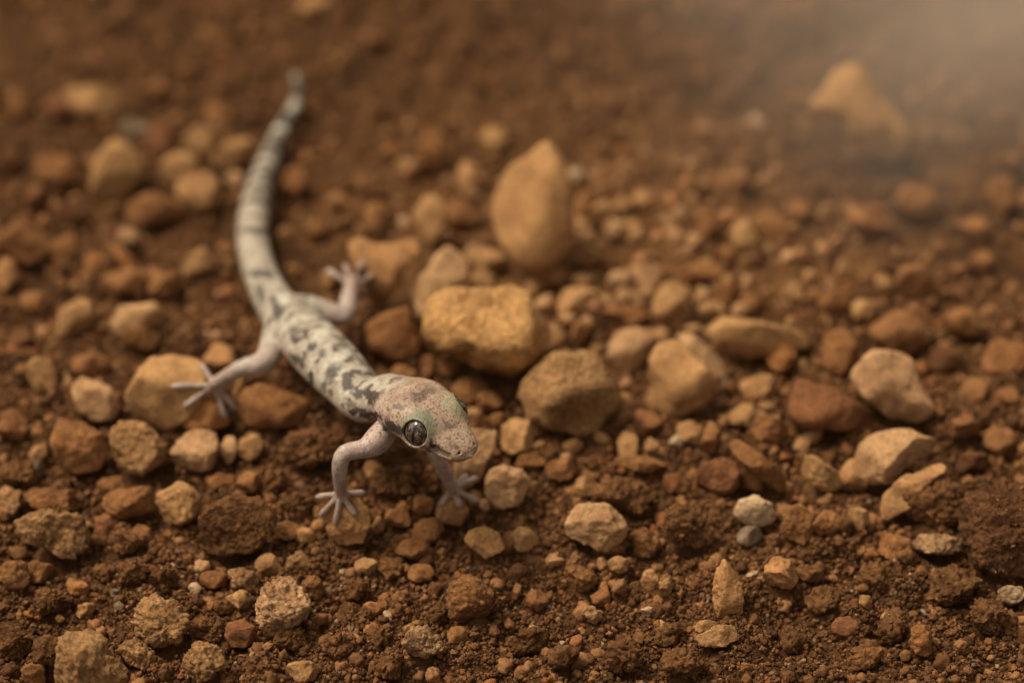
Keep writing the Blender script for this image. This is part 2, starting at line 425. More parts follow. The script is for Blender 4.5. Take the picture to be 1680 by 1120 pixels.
# landmark stones: outline, tone, roughness, label, short name used by their neighbours' labels
LM = [
 ([(895,230),(925,265),(940,330),(940,390),(915,435),(880,455),(845,430),(815,385),(805,320),(845,270)],'tan',.2,
  "large tan diamond-shaped stone standing on end behind the pitted ochre stone","the tan diamond-shaped stone"),
 ([(700,498),(731,475),(763,471),(806,471),(841,463),(873,479),(877,502),(906,530),(906,565),(877,597),(841,620),(814,612),(790,608),(755,581),(716,581),(692,553),(694,526)],'cream',.8,
  "big lumpy pitted bright ochre stone behind the gecko's head","the pitted ochre stone"),
 ([(676,467),(700,440),(731,404),(755,412),(771,436),(763,455),(731,483),(700,526),(684,522)],'pale',.4,
  "pale pinkish angular stone leaning against the pitted ochre stone","the pitted ochre stone"),
 ([(566,396),(594,389),(617,400),(657,394),(688,385),(696,396),(665,444),(649,475),(625,514),(602,506),(594,467),(578,436)],'ochre',.2,
  "ochre wedge-shaped slab beneath the gecko's left hind foot","the ochre wedge slab"),
 ([(676,345),(692,322),(716,318),(731,341),(727,373),(712,400),(692,385)],'tan',.15,"smooth tan upright stone at the tip of the ochre wedge slab","the ochre wedge slab"),
 ([(602,534),(637,510),(669,502),(688,534),(692,573),(672,593),(637,593),(606,573)],'brown',.4,"brown-ochre blocky stone between the gecko's back and the pitted ochre stone","the gecko's back"),
 ([(852,650),(878,602),(912,577),(960,575),(990,598),(1012,630),(1010,672),(990,700),(952,712),(902,710),(868,690)],'tan',.6,
  "large round tan-brown stone with a rough underside, beyond the gecko's snout","the large round tan-brown stone"),
 ([(1067,597),(1080,565),(1115,555),(1145,590),(1180,628),(1165,660),(1128,680),(1102,688),(1072,660)],'tan',.35,
  "large smooth tan stone with a sloping right side beside the round tan-brown stone","the sloping tan stone"),
 ([(995,565),(1010,545),(1045,538),(1075,555),(1072,585),(1045,608),(1012,605),(1000,590)],'pale',.15,"pale beige rounded stone wedged above the two large tan-brown stones","the pale wedged stone"),
 ([(1145,535),(1190,520),(1250,530),(1320,545),(1330,565),(1290,580),(1230,590),(1180,580),(1150,560)],'tan',.4,"long flat tan stone with a hollow underside","the long flat tan stone"),
 ([(1110,550),(1135,548),(1175,580),(1195,610),(1180,622),(1150,605),(1125,580)],'pale',.15,"pale rod-shaped stone lying aslant under the long flat tan stone","the long flat tan stone"),
 ([(1070,500),(1085,468),(1110,462),(1125,475),(1128,505),(1112,530),(1085,540),(1068,525)],'tan',.15,"tan wedge-shaped stone standing up above the pale wedged stone","the pale wedged stone"),
 ([(1395,617),(1407,595),(1432,575),(1467,572),(1492,587),(1507,622),(1525,652),(1537,670),(1510,695),(1480,700),(1455,690),(1440,667),(1410,647)],'pale',.45,
  "large pale stone with a dented face above the rusty wedge","the dented pale stone"),
 ([(1287,680),(1297,642),(1310,617),(1340,632),(1365,635),(1400,657),(1435,675),(1445,690),(1430,705),(1385,707),(1335,707),(1305,700)],'rust',.3,
  "rusty red-brown wedge-shaped stone tapering towards the dented pale stone","the rusty wedge"),
 ([(1400,745),(1420,720),(1450,705),(1485,705),(1530,717),(1535,730),(1510,752),(1480,772),(1465,790),(1430,797),(1415,780)],'pale',.15,
  "broad smooth pale tan stone with a notched lower edge","the broad smooth pale stone"),
 ([(1450,810),(1472,785),(1505,762),(1542,755),(1550,772),(1510,805),(1490,835),(1445,855)],'tan',.3,"tan slab leaning against a crumbly brown clod","the leaning tan slab"),
 (ell(1528,825,105,95,0,1),'clod',1.3,"crumbly brown clod behind the leaning tan slab","the leaning tan slab"),
 ([(1575,850),(1590,815),(1640,800),(1700,800),(1712,930),(1650,945),(1600,925),(1580,890)],'dark',1.3,"big dark rusty clod studded with grit","the big dark clod"),
 ([(1497,890),(1510,877),(1545,876),(1570,880),(1585,895),(1560,908),(1520,908),(1500,900)],'pale',.6,"pale elongated rough stone pointing at the big dark clod","the big dark clod"),
 (ell(1660,976,48,34,-10,3),'white',.6,"cream rough pebble below the big dark clod","the big dark clod"),
 ([(1205,840),(1215,820),(1240,812),(1265,825),(1272,850),(1255,865),(1225,862)],'white',.2,"whitish pebble resting on a bluish grey one","the whitish pebble"),
 (ell(1231,878,50,36,0,4),'grey',.3,"bluish grey pebble under the whitish one","the whitish pebble"),
 ([(927,860),(940,835),(965,822),(1000,828),(1030,860),(1020,885),(998,908),(960,895),(930,878)],'pale',.45,"pale angular block with small dark specks in front of the large round stone","the pale angular block"),
 (ell(832,795,74,76,0,5),'pale',.3,"pale rounded stone just below the gecko's snout","the gecko's snout"),
 ([(760,900),(768,870),(795,862),(820,875),(828,900),(800,915),(775,918)],'ochre',.2,"small smooth orange-tan stone in front of the gecko's left forefoot","the gecko's left forefoot"),
 (ell(858,886,52,42,0,6),'tan',.2,"tan pebble beside the small smooth orange-tan stone","the small smooth orange-tan stone"),
 ([(732,985),(738,955),(765,945),(795,955),(812,985),(800,1010),(770,1028),(740,1015)],'brown',.6,"round brown cracked stone alone on the dark soil","the round brown cracked stone"),
 ([(530,840),(545,815),(585,810),(605,835),(608,865),(595,890),(560,895),(538,880)],'ochre',.5,"ochre block gripped by the gecko's right forefoot","the block under the gecko's right forefoot"),
 ([(412,985),(430,955),(460,943),(490,955),(508,985),(500,1015),(470,1035),(440,1038),(418,1015)],'pale',.9,"light rough-grained rounded stone with a brown clod at its foot","the light rough-grained stone"),
 (ell(474,1046,62,46,0,7),'clod',1.3,"small brown clod at the foot of the light rough-grained stone","the light rough-grained stone"),
 ([(660,1050),(672,1032),(700,1028),(725,1045),(728,1065),(700,1078),(668,1075)],'pale',1.0,"light rough stone with a grey pit near its top","the light rough stone with a grey pit"),
 ([(220,1015),(232,990),(252,976),(282,982),(300,995),(311,1015),(307,1035),(287,1060),(250,1065),(225,1042)],'tan',1.3,"tan gritty clod with a coarse grainy crust","the tan gritty clod"),
 ([(95,1080),(100,1042),(125,1032),(150,1032),(175,1052),(187,1077),(210,1102),(215,1135),(150,1150),(95,1135)],'tan',.8,"largest grey-tan rough stone beside the tan gritty clod","the large grey-tan rough stone"),
 ([(187,1067),(200,1055),(220,1045),(250,1065),(267,1082),(250,1095),(220,1095),(200,1080)],'tan',.8,"tan wedge-shaped rough stone between the gritty clod and the large grey-tan stone","the tan gritty clod"),
 ([(297,1097),(305,1070),(322,1052),(345,1057),(367,1070),(370,1092),(350,1107),(325,1122),(300,1112)],'tan',1.0,"tan gravelly stone with embedded grains below the gritty clod","the tan gravelly stone"),
 ([(17,860),(37,847),(75,838),(120,840),(140,855),(148,890),(145,910),(120,921),(95,912),(67,897),(30,885)],'tan',.9,"tan pitted triangular stone with a flat top","the tan pitted triangular stone"),
 (ell(24,945,52,56,0,8),'brown',.7,"brown rough stone under the tan pitted triangular stone","the tan pitted triangular stone"),
 (ell(10,826,54,60,0,9),'tan',.9,"tan grainy rounded stone above the pitted triangular stone","the tan pitted triangular stone"),
 (ell(28,780,66,56,0,10),'clod',1.0,"brown rounded clod stacked behind the tan grainy rounded stone","the tan pitted triangular stone"),
 (ell(92,818,108,42,4,11),'brown',.6,"long low dark-brown stone behind the pitted triangular stone","the tan pitted triangular stone"),
 ([(83,725),(92,695),(112,675),(130,690),(155,700),(175,720),(178,745),(160,770),(130,777),(105,765),(88,745)],'brown',.35,"brown pear-shaped stone with a pointed top","the brown pear-shaped stone"),
 ([(180,710),(195,695),(225,690),(250,705),(270,730),(272,770),(255,788),(220,788),(190,770),(183,735)],'tan',.6,"tan knobbly stone with a pale scar beside the pear-shaped stone","the tan knobbly stone"),
 ([(208,650),(220,615),(245,585),(290,575),(325,590),(340,620),(335,660),(310,690),(275,707),(240,695),(215,675)],'tan',.1,"large smooth egg-shaped tan stone beneath the gecko's right hind toes","the egg-shaped stone"),
 ([(117,645),(130,618),(160,615),(180,635),(200,665),(185,690),(155,692),(130,675)],'pale',.25,"pale rounded stone beside the large egg-shaped stone","the egg-shaped stone"),
 (ell(66,615,60,60,0,12),'tan',.2,"round tan-brown stone standing alone above the pear-shaped stone","the brown pear-shaped stone"),
 ([(290,685),(305,660),(335,650),(370,670),(378,695),(360,705),(320,705),(295,700)],'orange',.2,"smooth orange-brown stone touched by the gecko's right hind toes","the gecko's right hind foot"),
 ([(280,740),(295,712),(325,703),(355,712),(358,740),(345,770),(315,775),(290,765)],'pale',.35,"pale tan stone in front of the gecko's right hind foot","the gecko's right hind foot"),
 (ell(375,736,28,50,0,13),'pale',.2,"narrow pale pebble standing upright beside the pale tan stone","the gecko's right hind foot"),
 (ell(411,732,44,46,0,14),'tan',.2,"short tan pebble at the end of the row before the gecko's hind foot","the gecko's right hind foot"),
 ([(390,670),(400,640),(430,630),(470,640),(510,660),(520,685),(480,700),(430,705),(398,695)],'brown',.3,"flat brown block lying under the gecko's belly","the gecko's belly"),
 (ell(408,648,52,62,0,15),'ochre',1.2,"ochre crumbly lump beneath the gecko's right shin","the gecko's belly"),
 (ell(291,828,78,70,0,16),'tan',.35,"tan cube-like stone behind the big brown clod","the big ochre-brown clod"),
 ([(325,875),(340,830),(380,810),(430,815),(452,845),(440,885),(400,910),(355,908),(305,897)],'clod',.8,"big ochre-brown clod between two tan stones","the big ochre-brown clod"),
 (ell(212,826,92,56,0,17),'brown',.4,"brown twin-lobed stone below the tan knobbly stone","the tan knobbly stone"),
 ([(166,507),(205,502),(255,494),(263,515),(257,552),(222,564),(185,543)],'pale',.2,"pale four-sided stone with a flat top left of the gecko's hip","the pale four-sided stone"),
 ([(94,519),(123,490),(148,490),(156,515),(144,543),(115,556),(99,548)],'tan',.15,"tan rounded stone beside the pale four-sided stone","the pale four-sided stone"),
 (ell(322,431,60,40,-45,18),'tan',.1,"small smooth oval tan pebble beside the gecko's tail","the gecko's tail"),
 ([(148,285),(164,256),(185,227),(213,240),(234,264),(230,297),(205,330),(172,334),(148,322)],'tan',.2,"tan tent-shaped stone with a shaded right side","the tent-shaped tan stone"),
 ([(100,152),(144,140),(185,141),(200,165),(190,190),(148,192),(110,185)],'tan',.15,"tan oblong stone behind the tent-shaped stone","the tan oblong stone"),
 (ell(96,172,44,40,0,19),'rust',.2,"rust-coloured stone touching the tan oblong stone","the tan oblong stone"),
 (ell(90,277,90,48,8,20),'brown',.2,"grey-brown flattened stone beside the tent-shaped tan stone","the tent-shaped tan stone"),
 (ell(42,398,96,72,0,21),'brown',.3,"big brown block at the soil slope near the tent-shaped tan stone","the big brown block"),
 (ell(8,450,36,62,15,22),'ochre',.2,"bright ochre narrow stone below the big brown block","the big brown block"),
 (ell(205,425,58,24,45,23),'orange',.2,"thin orange-red sliver of stone leaning aslant","the orange-red sliver"),
 (ell(210,388,38,30,0,24),'pale',.1,"small pale cube above the orange-red sliver","the orange-red sliver"),
 (ell(252,343,104,52,0,25),'brown',.2,"low reddish brown stone below the tent-shaped tan stone","the tent-shaped tan stone"),
 (ell(328,312,88,68,5,26),'tan',.2,"greyish tan humped stone beside the gecko's tail","the gecko's tail"),
 (ell(298,276,74,60,0,27),'tan',.2,"tan stone behind the greyish tan humped one","the gecko's tail"),
 ([(345,265),(370,235),(410,225),(425,245),(400,270),(360,278)],'tan',.1,"long tan stone half hidden behind the gecko's tail","the gecko's tail"),
 (ell(386,293,32,26,0,28),'pale',.1,"small pale pebble tucked against the gecko's tail","the gecko's tail"),
 (ell(322,238,50,62,20,29),'tan',.2,"tan upright stone above the humped stone by the tail","the gecko's tail"),
 (ell(264,226,54,62,0,30),'rust',.2,"reddish brown rounded stone above the low reddish brown stone","the tent-shaped tan stone"),
 (ell(222,214,64,36,10,31),'grey',.2,"grey-brown flat stone behind the tent-shaped tan stone","the tent-shaped tan stone"),
 ([(1328,182),(1344,150),(1372,117),(1401,105),(1425,125),(1445,158),(1470,178),(1498,227),(1490,247),(1453,263),(1421,247),(1389,227),(1372,198)],'tan',.2,
  "big hazy tan stone standing alone on the far dusty soil","the big hazy tan stone"),
 (ell(1240,201,30,26,0,32),'white',.1,"tiny pale pebble alone on the far soil","the big hazy tan stone"),
 ([(1170,985),(1172,945),(1188,915),(1205,935),(1218,960),(1222,1000),(1205,1020),(1180,1018)],'ochre',.5,"rusty tan leaf-shaped stone standing upright in the soil","the leaf-shaped upright stone"),
 ([(1140,1047),(1165,1030),(1200,1025),(1215,1045),(1190,1058),(1155,1062)],'tan',.5,"flat tan chip lying before the leaf-shaped upright stone","the leaf-shaped upright stone"),
 ([(1490,1050),(1500,1027),(1520,1025),(1530,1045),(1528,1075),(1505,1080),(1492,1065)],'orange',.6,"vivid orange lump on the dark soil","the vivid orange lump"),
 ([(1195,725),(1215,722),(1250,745),(1290,780),(1305,800),(1285,810),(1240,780),(1205,750)],'brown',.3,"long brown stone lying aslant below the rusty wedge","the rusty wedge"),
 ([(1305,750),(1330,745),(1375,775),(1380,800),(1350,805),(1320,785)],'tan',.2,"tan slanted stone between the rusty wedge and the broad smooth stone","the broad smooth pale stone"),
 ([(775,690),(800,688),(815,705),(812,735),(800,755),(790,785),(765,800),(745,790),(750,740)],'pale',.2,"pale upright stone half hidden behind the gecko's snout","the gecko's snout"),
 (ell(742,838,60,46,0,33),'ochre',.3,"ochre pebble beneath the gecko's left forefoot","the gecko's left forefoot"),
 (ell(512,735,110,62,0,34),'clod',1.3,"crumbly ochre-brown clod in the shade under the gecko's shoulder","the clod under the gecko's shoulder"),
 (ell(1020,815,104,64,0,35),'clod',.9,"low brown clod behind the pale angular block","the pale angular block"),
 (ell(1130,862,92,76,0,36),'clod',1.2,"crumbly reddish brown clod beside the whitish pebble","the whitish pebble"),
]
NAMED = []
for i, (poly, tone, rough, label, short) in enumerate(LM):
    fac = 7
    dep = 0.8
    if 'diamond' in label or 'leaf-shaped' in label or 'hazy' in label: dep = 0.55
    if 'slab' in label or 'flat' in label: dep = 0.6
    add_stone(poly, tone, rough, label, seed=i * 13, depth=dep, facets=3 if i < 4 or 'hazy' in label else fac,
              sit=1.2 if i == 3 or 'hazy' in label else 1.05 if i in (0, 1, 2, 4) else 0.82)
    pp = np.array(poly); NAMED.append((pp[:, 0].mean(), pp[:, 1].mean(), short))

# smaller stones that the photograph shows: x, y, width, height, angle, tone
SM = [
 (755,355,48,62,10,'brown'),(770,292,46,50,0,'tan'),(947,497,86,58,-8,'tan'),(1018,463,46,42,0,'pale'),(1066,455,46,50,0,'pale'),(965,418,70,38,0,'tan'),
 (1155,375,56,64,20,'brown'),(800,430,58,52,0,'tan'),(797,460,50,32,0,'tan'),(1285,583,50,62,0,'orange'),(1508,466,78,62,10,'brown'),(1582,530,72,50,10,'brown'),
 (1480,545,104,84,0,'brown'),(1652,586,96,62,-5,'brown'),(1155,1026,52,18,-12,'tan'),(970,1008,38,30,0,'pale'),(1065,950,28,38,0,'tan'),(1093,962,22,54,8,'tan'),
 (1064,1003,34,18,0,'white'),(1236,942,30,14,-8,'white'),(1386,1026,42,38,0,'rust'),(1224,1096,38,22,0,'orange'),(130,966,38,30,10,'orange'),(141,1004,36,36,0,'ochre'),
 (319,965,24,22,0,'white'),(189,973,24,16,0,'grey'),(196,993,18,16,0,'grey'),(98,1015,16,16,0,'orange'),(319,1035,20,28,-20,'rust'),(636,1008,20,16,0,'white'),
 (610,998,38,26,0,'orange'),(1325,721,60,24,-30,'tan'),(1263,705,62,52,0,'brown'),(1220,686,48,52,0,'tan'),(1254,636,52,50,30,'tan'),(1402,781,50,62,0,'tan'),
 (1135,710,50,52,0,'tan'),(1165,722,30,60,10,'brown'),(850,715,70,66,20,'tan'),(985,350,44,50,0,'tan'),(1012,374,50,34,0,'pale'),(1058,334,44,46,30,'tan'),
 (1110,362,40,52,30,'pale'),(1035,372,34,30,0,'tan'),(955,338,38,60,40,'brown'),(1300,482,32,50,0,'tan'),(1330,453,30,28,0,'tan'),(1295,420,30,26,0,'pale'),(1452,470,30,40,-30,'tan'),
 (1385,440,26,30,0,'tan'),(1540,408,32,28,0,'brown'),(1375,578,72,80,0,'brown'),(1612,432,40,50,0,'brown'),(712,246,42,110,4,'brown'),(812,230,48,52,0,'tan'),
 (398,950,62,42,0,'tan'),(394,986,58,34,0,'tan'),(490,922,48,26,-5,'tan'),(441,927,54,38,15,'tan'),(512,962,44,46,0,'brown'),(183,800,54,46,0,'brown'),(660,620,56,40,0,'brown'),
 (60,745,40,26,-45,'tan'),(60,770,30,34,0,'grey'),(20,700,50,60,0,'brown'),(150,600,70,44,0,'brown'),(360,585,50,44,0,'ochre'),(230,555,60,46,0,'brown'),(55,500,60,50,0,'brown'),
 (35,560,50,46,0,'dark'),(270,470,64,50,0,'brown'),(205,460,90,44,-8,'brown'),(160,430,50,40,0,'brown'),(120,350,60,40,20,'dark'),(105,410,40,60,30,'brown'),(60,330,60,44,0,'dark'),
 (20,270,44,50,0,'dark'),(30,170,50,50,0,'brown'),(310,120,30,28,0,'brown'),(350,182,36,32,0,'brown'),(255,150,50,34,0,'brown'),(520,10,60,40,0,'tan'),(600,300,50,30,0,'brown'),
 (640,250,44,30,0,'brown'),(560,340,60,40,10,'brown'),(520,380,50,36,0,'brown'),(480,300,40,60,30,'brown'),(660,270,30,26,0,'tan'),(620,350,60,36,0,'brown'),(540,460,30,40,0,'ochre'),
 (905,455,70,36,-8,'brown'),(880,470,50,30,0,'tan'),(1000,515,44,34,0,'brown'),(955,545,44,40,0,'brown'),(920,560,34,30,0,'tan'),(1035,520,60,40,0,'brown'),(1150,450,70,44,0,'brown'),
 (1195,480,60,46,10,'brown'),(1230,500,40,44,0,'brown'),(1170,510,50,40,0,'tan'),(1225,395,44,50,0,'tan'),(1190,420,40,36,0,'brown'),(1260,370,60,50,0,'brown'),(1310,350,50,46,0,'brown'),
 (1130,300,50,40,0,'brown'),(1200,300,60,44,0,'brown'),(1430,360,80,50,0,'brown'),(1500,330,70,60,0,'brown'),(1600,380,60,50,0,'brown'),(1640,320,50,60,0,'brown'),(1370,500,60,50,0,'brown'),
 (1420,510,50,40,0,'tan'),(1550,590,60,50,0,'dark'),(1600,640,50,40,0,'brown'),(1650,650,50,34,-10,'brown'),(1580,700,60,50,0,'brown'),(1640,720,60,50,0,'brown'),(1600,760,60,40,0,'dark'),
 (1050,760,90,26,5,'brown'),(1030,730,34,60,5,'tan'),(985,720,30,26,0,'tan'),(1075,655,30,50,10,'tan'),(1030,660,26,46,0,'tan'),(1060,690,50,50,0,'brown'),(940,730,34,22,0,'ochre'),
 (880,735,40,28,0,'tan'),(920,770,60,40,-20,'brown'),(870,760,50,40,0,'brown'),(960,800,44,34,0,'tan'),(1180,780,70,60,0,'rust'),(1230,790,50,44,0,'brown'),(1110,790,44,40,0,'brown'),
 (1310,860,60,60,0,'brown'),(1360,860,60,44,0,'brown'),(1410,850,44,40,0,'tan'),(1270,890,30,40,0,'brown'),(1280,945,64,60,0,'ochre'),(1330,940,50,44,0,'brown'),(1470,900,60,50,0,'brown'),
 (1440,950,70,60,0,'clod'),(1560,960,110,70,0,'clod'),(1620,1010,70,60,0,'clod'),(1460,1035,60,60,0,'clod'),(1420,1080,70,30,-20,'brown'),(1300,1050,50,50,0,'clod'),(1350,985,60,50,0,'clod'),
 (1020,1070,60,70,0,'clod'),(1100,1040,50,44,0,'clod'),(1120,1085,70,50,0,'clod'),(870,1050,70,50,0,'clod'),(920,1080,60,50,0,'clod'),(950,950,60,50,0,'brown'),(910,920,30,34,0,'tan'),
 (945,925,34,34,0,'tan'),(1015,925,44,28,0,'tan'),(990,925,24,24,0,'tan'),(985,980,34,36,0,'brown'),(1000,900,60,30,0,'brown'),(880,985,40,40,0,'brown'),(1060,890,44,60,0,'brown'),
 (680,900,60,34,0,'brown'),(620,860,24,30,0,'ochre'),(655,850,50,34,0,'brown'),(700,870,54,46,0,'brown'),(600,930,44,30,0,'tan'),(640,930,50,40,0,'brown'),(690,940,50,34,0,'brown'),
 (580,965,50,40,0,'clod'),(580,1010,60,44,0,'clod'),(555,1060,60,44,0,'clod'),(620,1050,60,50,0,'clod'),(640,1095,60,44,0,'clod'),(750,1042,36,30,-20,'brown'),(720,1012,44,36,0,'clod'),
 (500,1100,60,40,0,'tan'),(430,1090,60,40,0,'clod'),(400,1040,60,50,0,'rust'),(370,990,40,40,0,'brown'),(350,950,50,30,0,'brown'),(270,950,60,44,0,'clod'),(215,940,60,40,0,'clod'),
 (170,940,44,34,0,'brown'),(175,860,40,50,30,'rust'),(200,890,70,40,0,'brown'),(235,880,40,40,0,'brown'),(85,985,70,44,0,'clod'),(60,940,60,40,0,'brown'),(30,1050,70,70,0,'clod'),
 (80,1070,60,60,0,'clod'),(20,1100,44,30,0,'dark'),(55,1105,44,40,0,'brown'),(340,1030,60,44,0,'clod'),(470,870,56,34,0,'brown'),(490,830,50,40,0,'clod'),(500,880,40,30,0,'ochre'),
 (450,790,50,44,0,'clod'),(410,790,44,34,0,'brown'),(360,790,50,30,0,'brown'),(640,790,90,50,0,'clod'),(610,770,34,30,0,'ochre'),(690,830,44,36,0,'brown'),(790,1010,0,0,0,'tan'),
 (1010,870,0,0,0,'tan'),(770,640,60,44,0,'brown'),(800,660,50,40,0,'brown'),(735,600,44,34,0,'brown'),(820,690,36,30,0,'brown'),(700,600,44,36,0,'brown'),(560,660,0,0,0,'tan'),
]
SM = [s for s in SM if s[2] > 0]
for i, (x, y, w, h, a, tone) in enumerate(SM):
    add_stone(ell(x, y, w, h, a, 300 + i), tone, 1.2 if tone == 'clod' else (0.7 if y > 880 and i % 2 else 0.25), None, seed=5000 + i * 7, depth=0.85, sit=0.55 if tone == 'clod' else 0.64)

# fill: more pebbles between them, up to about 300 in view
occ = [(s['px'], s['py'], (s['w'] + s['h']) / 4) for s in STONES]
n_try = 0
fill_tone = ['brown', 'tan', 'brown', 'clod', 'pale', 'dark', 'brown', 'rust', 'tan', 'ochre']
while len(STONES) < 300 and n_try < 6000:
    n_try += 1
    x, y = random.uniform(0, 1680), random.uniform(270, 1110)
    s = random.uniform(20, 40)
    if any((x - a) ** 2 + (y - b) ** 2 < ((s / 2 + r) * 0.92) ** 2 for a, b, r in occ): continue
    tone = random.choice(fill_tone)
    if y > 900 and tone in ('pale', 'tan', 'ochre') and random.random() < .5: tone = 'clod'
    add_stone(ell(x, y, s * random.uniform(.9, 1.3), s * random.uniform(.75, 1), random.uniform(-40, 40), 1000 + n_try), tone,
              1.2 if tone == 'clod' else 0.3, None, seed=9000 + n_try, depth=0.85, sit=0.55)
    occ.append((x, y, s / 2))

# labels of the stones that have none: size, colour, shape and the landmark they lie by
def shape_word(s):
    k = s['w'] / max(s['h'], 1)
    return 'flattened ' if k > 1.6 else 'upright ' if k < 0.72 else ''
from collections import Counter
def auto_label(s, how):
    d, seen = [], set()
    for _q, n in sorted((math.hypot((s['px'] - a), (s['py'] - b) * 1.3), n) for a, b, n in NAMED):
        if n not in seen: d.append(n); seen.add(n)
    size = max(s['w'], s['h'])
    sw = 'large' if size > 72 else 'middling' if size > 48 else 'small' if size > 30 else 'tiny'
    kind = 'clod' if s['cat'] == 'clod' else 'stone' if size > 48 else 'pebble'
    if kind == 'pebble': s['cat'] = 'pebble'; s['o'].name = "pebble"
    s['group'] = f"{TONE_WORD[s['tone']]} {kind}s near {d[0]}"
    a, b, c = d[0], d[1], d[2]
    first = f"{sw} {shape_word(s)}{TONE_WORD[s['tone']]} {kind}"
    if how == 0: return f"{first} near {a}"
    if len(f'{first} between {a} and {b}'.split()) > 16: first = f"{sw} {TONE_WORD[s['tone']]} {kind}"
    cands = [f"{first} between {a} and {b}", f"{first} between {a} and {c}", f"{first} facing {a} and {d[3]}"]
    return next((q for q in cands if len(q.split()) <= 16), f"{first} near {a}")
auto = [s for s in STONES if not s['label']]
for s in auto: s['label'] = auto_label(s, 0)
cnt = Counter(s['label'] for s in STONES)
for s in auto:
    if cnt[s['label']] > 1: s['label'] = auto_label(s, 1)
for s in STONES:
    o = s['o']
    o["label"] = s['label']; o["category"] = s['cat']
    if s['group']: o["group"] = s['group']

# ------------------------------------------------------------------ loose crumbs and grit (nobody could count them)
def crumb_variants(n, level, seed, amp, material=None):
    out = []
    for i in range(n):
        rs = np.random.default_rng(seed + i)
        D, F = ico(level)
        P = D * rs.uniform(0.6, 1.2, 3)
        for _ in range(5):
            nn = rs.normal(size=3); nn /= np.linalg.norm(nn)
            P = P - nn * (np.maximum(0, P @ nn - rs.uniform(.55, .85)) * 0.9)[:, None]
        P = P * (1 + amp * fbm(P * 1.6 + rs.uniform(0, 50, 3), 3, 80, 0.6))[:, None]
        me = mesh_from("crumb", P, F, material or M_CRUMB)
        out.append(bpy.data.objects.new("crumb", me))
    return out

def scatter(name, pts, radii, variants, label, mname):
    n = len(pts)
    me = bpy.data.meshes.new(name)
    me.vertices.add(n); me.vertices.foreach_set("co", (np.asarray(pts) * MM).astype(np.float32).ravel())
    a = me.attributes.new("rad", 'FLOAT', 'POINT'); a.data.foreach_set("value", (np.asarray(radii) * MM).astype(np.float32))
    r = me.attributes.new("rot", 'FLOAT_VECTOR', 'POINT'); r.data.foreach_set("vector", rng.uniform(0, 6.28, (n, 3)).astype(np.float32).ravel())
    o = bpy.data.objects.new(name, me); COL.objects.link(o)
    me.materials.append(M_CRUMB)
    ng = bpy.data.node_groups.new(name, 'GeometryNodeTree')
    ng.interface.new_socket("Geometry", in_out='INPUT', socket_type='NodeSocketGeometry')
    ng.interface.new_socket("Geometry", in_out='OUTPUT', socket_type='NodeSocketGeometry')
    N = ng.nodes; L = ng.links
    gi = N.new("NodeGroupInput"); go = N.new("NodeGroupOutput")
    g2i = N.new("GeometryNodeGeometryToInstance")
    for v in reversed(variants):
        oi = N.new("GeometryNodeObjectInfo"); oi.inputs["Object"].default_value = v
        L.new(oi.outputs["Geometry"], g2i.inputs[0])
    iop = N.new("GeometryNodeInstanceOnPoints"); iop.inputs["Pick Instance"].default_value = True
    m2p = N.new("GeometryNodeMeshToPoints")
    L.new(gi.outputs[0], m2p.inputs[0]); L.new(m2p.outputs[0], iop.inputs["Points"])
    L.new(g2i.outputs[0], iop.inputs["Instance"])
    ra = N.new("GeometryNodeInputNamedAttribute"); ra.data_type = 'FLOAT'; ra.inputs[0].default_value = "rad"
    ro = N.new("GeometryNodeInputNamedAttribute"); ro.data_type = 'FLOAT_VECTOR'; ro.inputs[0].default_value = "rot"
    e2r = N.new("FunctionNodeEulerToRotation")
    L.new(ro.outputs[0], e2r.inputs[0]); L.new(e2r.outputs[0], iop.inputs["Rotation"]); L.new(ra.outputs[0], iop.inputs["Scale"])
    L.new(iop.outputs[0], go.inputs[0])
    md = o.modifiers.new("scatter", 'NODES'); md.node_group = ng
    o["kind"] = "stuff"; o["label"] = label; o["category"] = "soil"
    return o

SXY = np.array([[s['c'][0], s['c'][1], (s['w'] + s['h']) / 4 * 0.07] for s in STONES])
def not_in_stone(x, y, k=0.75):
    keep = np.ones(len(x), bool)
    for cx, cy, r in SXY:
        keep &= (x - cx) ** 2 + (y - cy) ** 2 > (r * k) ** 2
    return keep

def cluster_points(n, x0, x1, y0, y1, seed, bias=.15):
    x = rng.uniform(x0, x1, n); y = rng.uniform(y0, y1, n)
    dens = fbm(np.stack([x / 14, y / 14, 0 * x + seed], 1), 2, 90)
    k = rng.uniform(-.6, .5, n) < dens + bias
    return x[k], y[k]

fineV = crumb_variants(14, 3, 400, 0.5)
pebV = crumb_variants(16, 3, 500, 0.32, M_GRIT)
tanV = crumb_variants(6, 2, 600, 0.2, M_TANGRAIN)
x, y = cluster_points(170000, -68, 68, -68, 8, 1.0, .4); k = not_in_stone(x, y); x, y = x[k], y[k]
r = 0.14 + 0.55 * rng.beta(1.0, 6.0, len(x))
scatter("soil_crumbs", np.stack([x, y, soil_height(x, y) + r * rng.uniform(-.2, 1.0, len(x))], 1), r, fineV, "fine dark brown soil crumbs covering the bare ground", "c")
x, y = cluster_points(15000, -95, 95, -72, 125, 2.0); k = not_in_stone(x, y, .9)
k &= rng.uniform(0, 1, len(x)) < np.interp(y, [-20, 25, 60], [1, .7, .45]); x, y = x[k], y[k]
r = 0.45 + 0.85 * rng.beta(1.1, 4.0, len(x))
scatter("grit", np.stack([x, y, soil_height(x, y) + r * rng.uniform(-.1, .7, len(x))], 1), r, pebV, "loose small grit strewn between the stones", "g")
x, y = cluster_points(5200, -130, 130, -110, 170, 3.0)
k = not_in_stone(x, y, 1.0)
xx, yy, _t = project(np.stack([x, y, 0 * x], 1))
inview = (xx > -10) & (xx < 1690) & (yy > -10) & (yy < 1130)
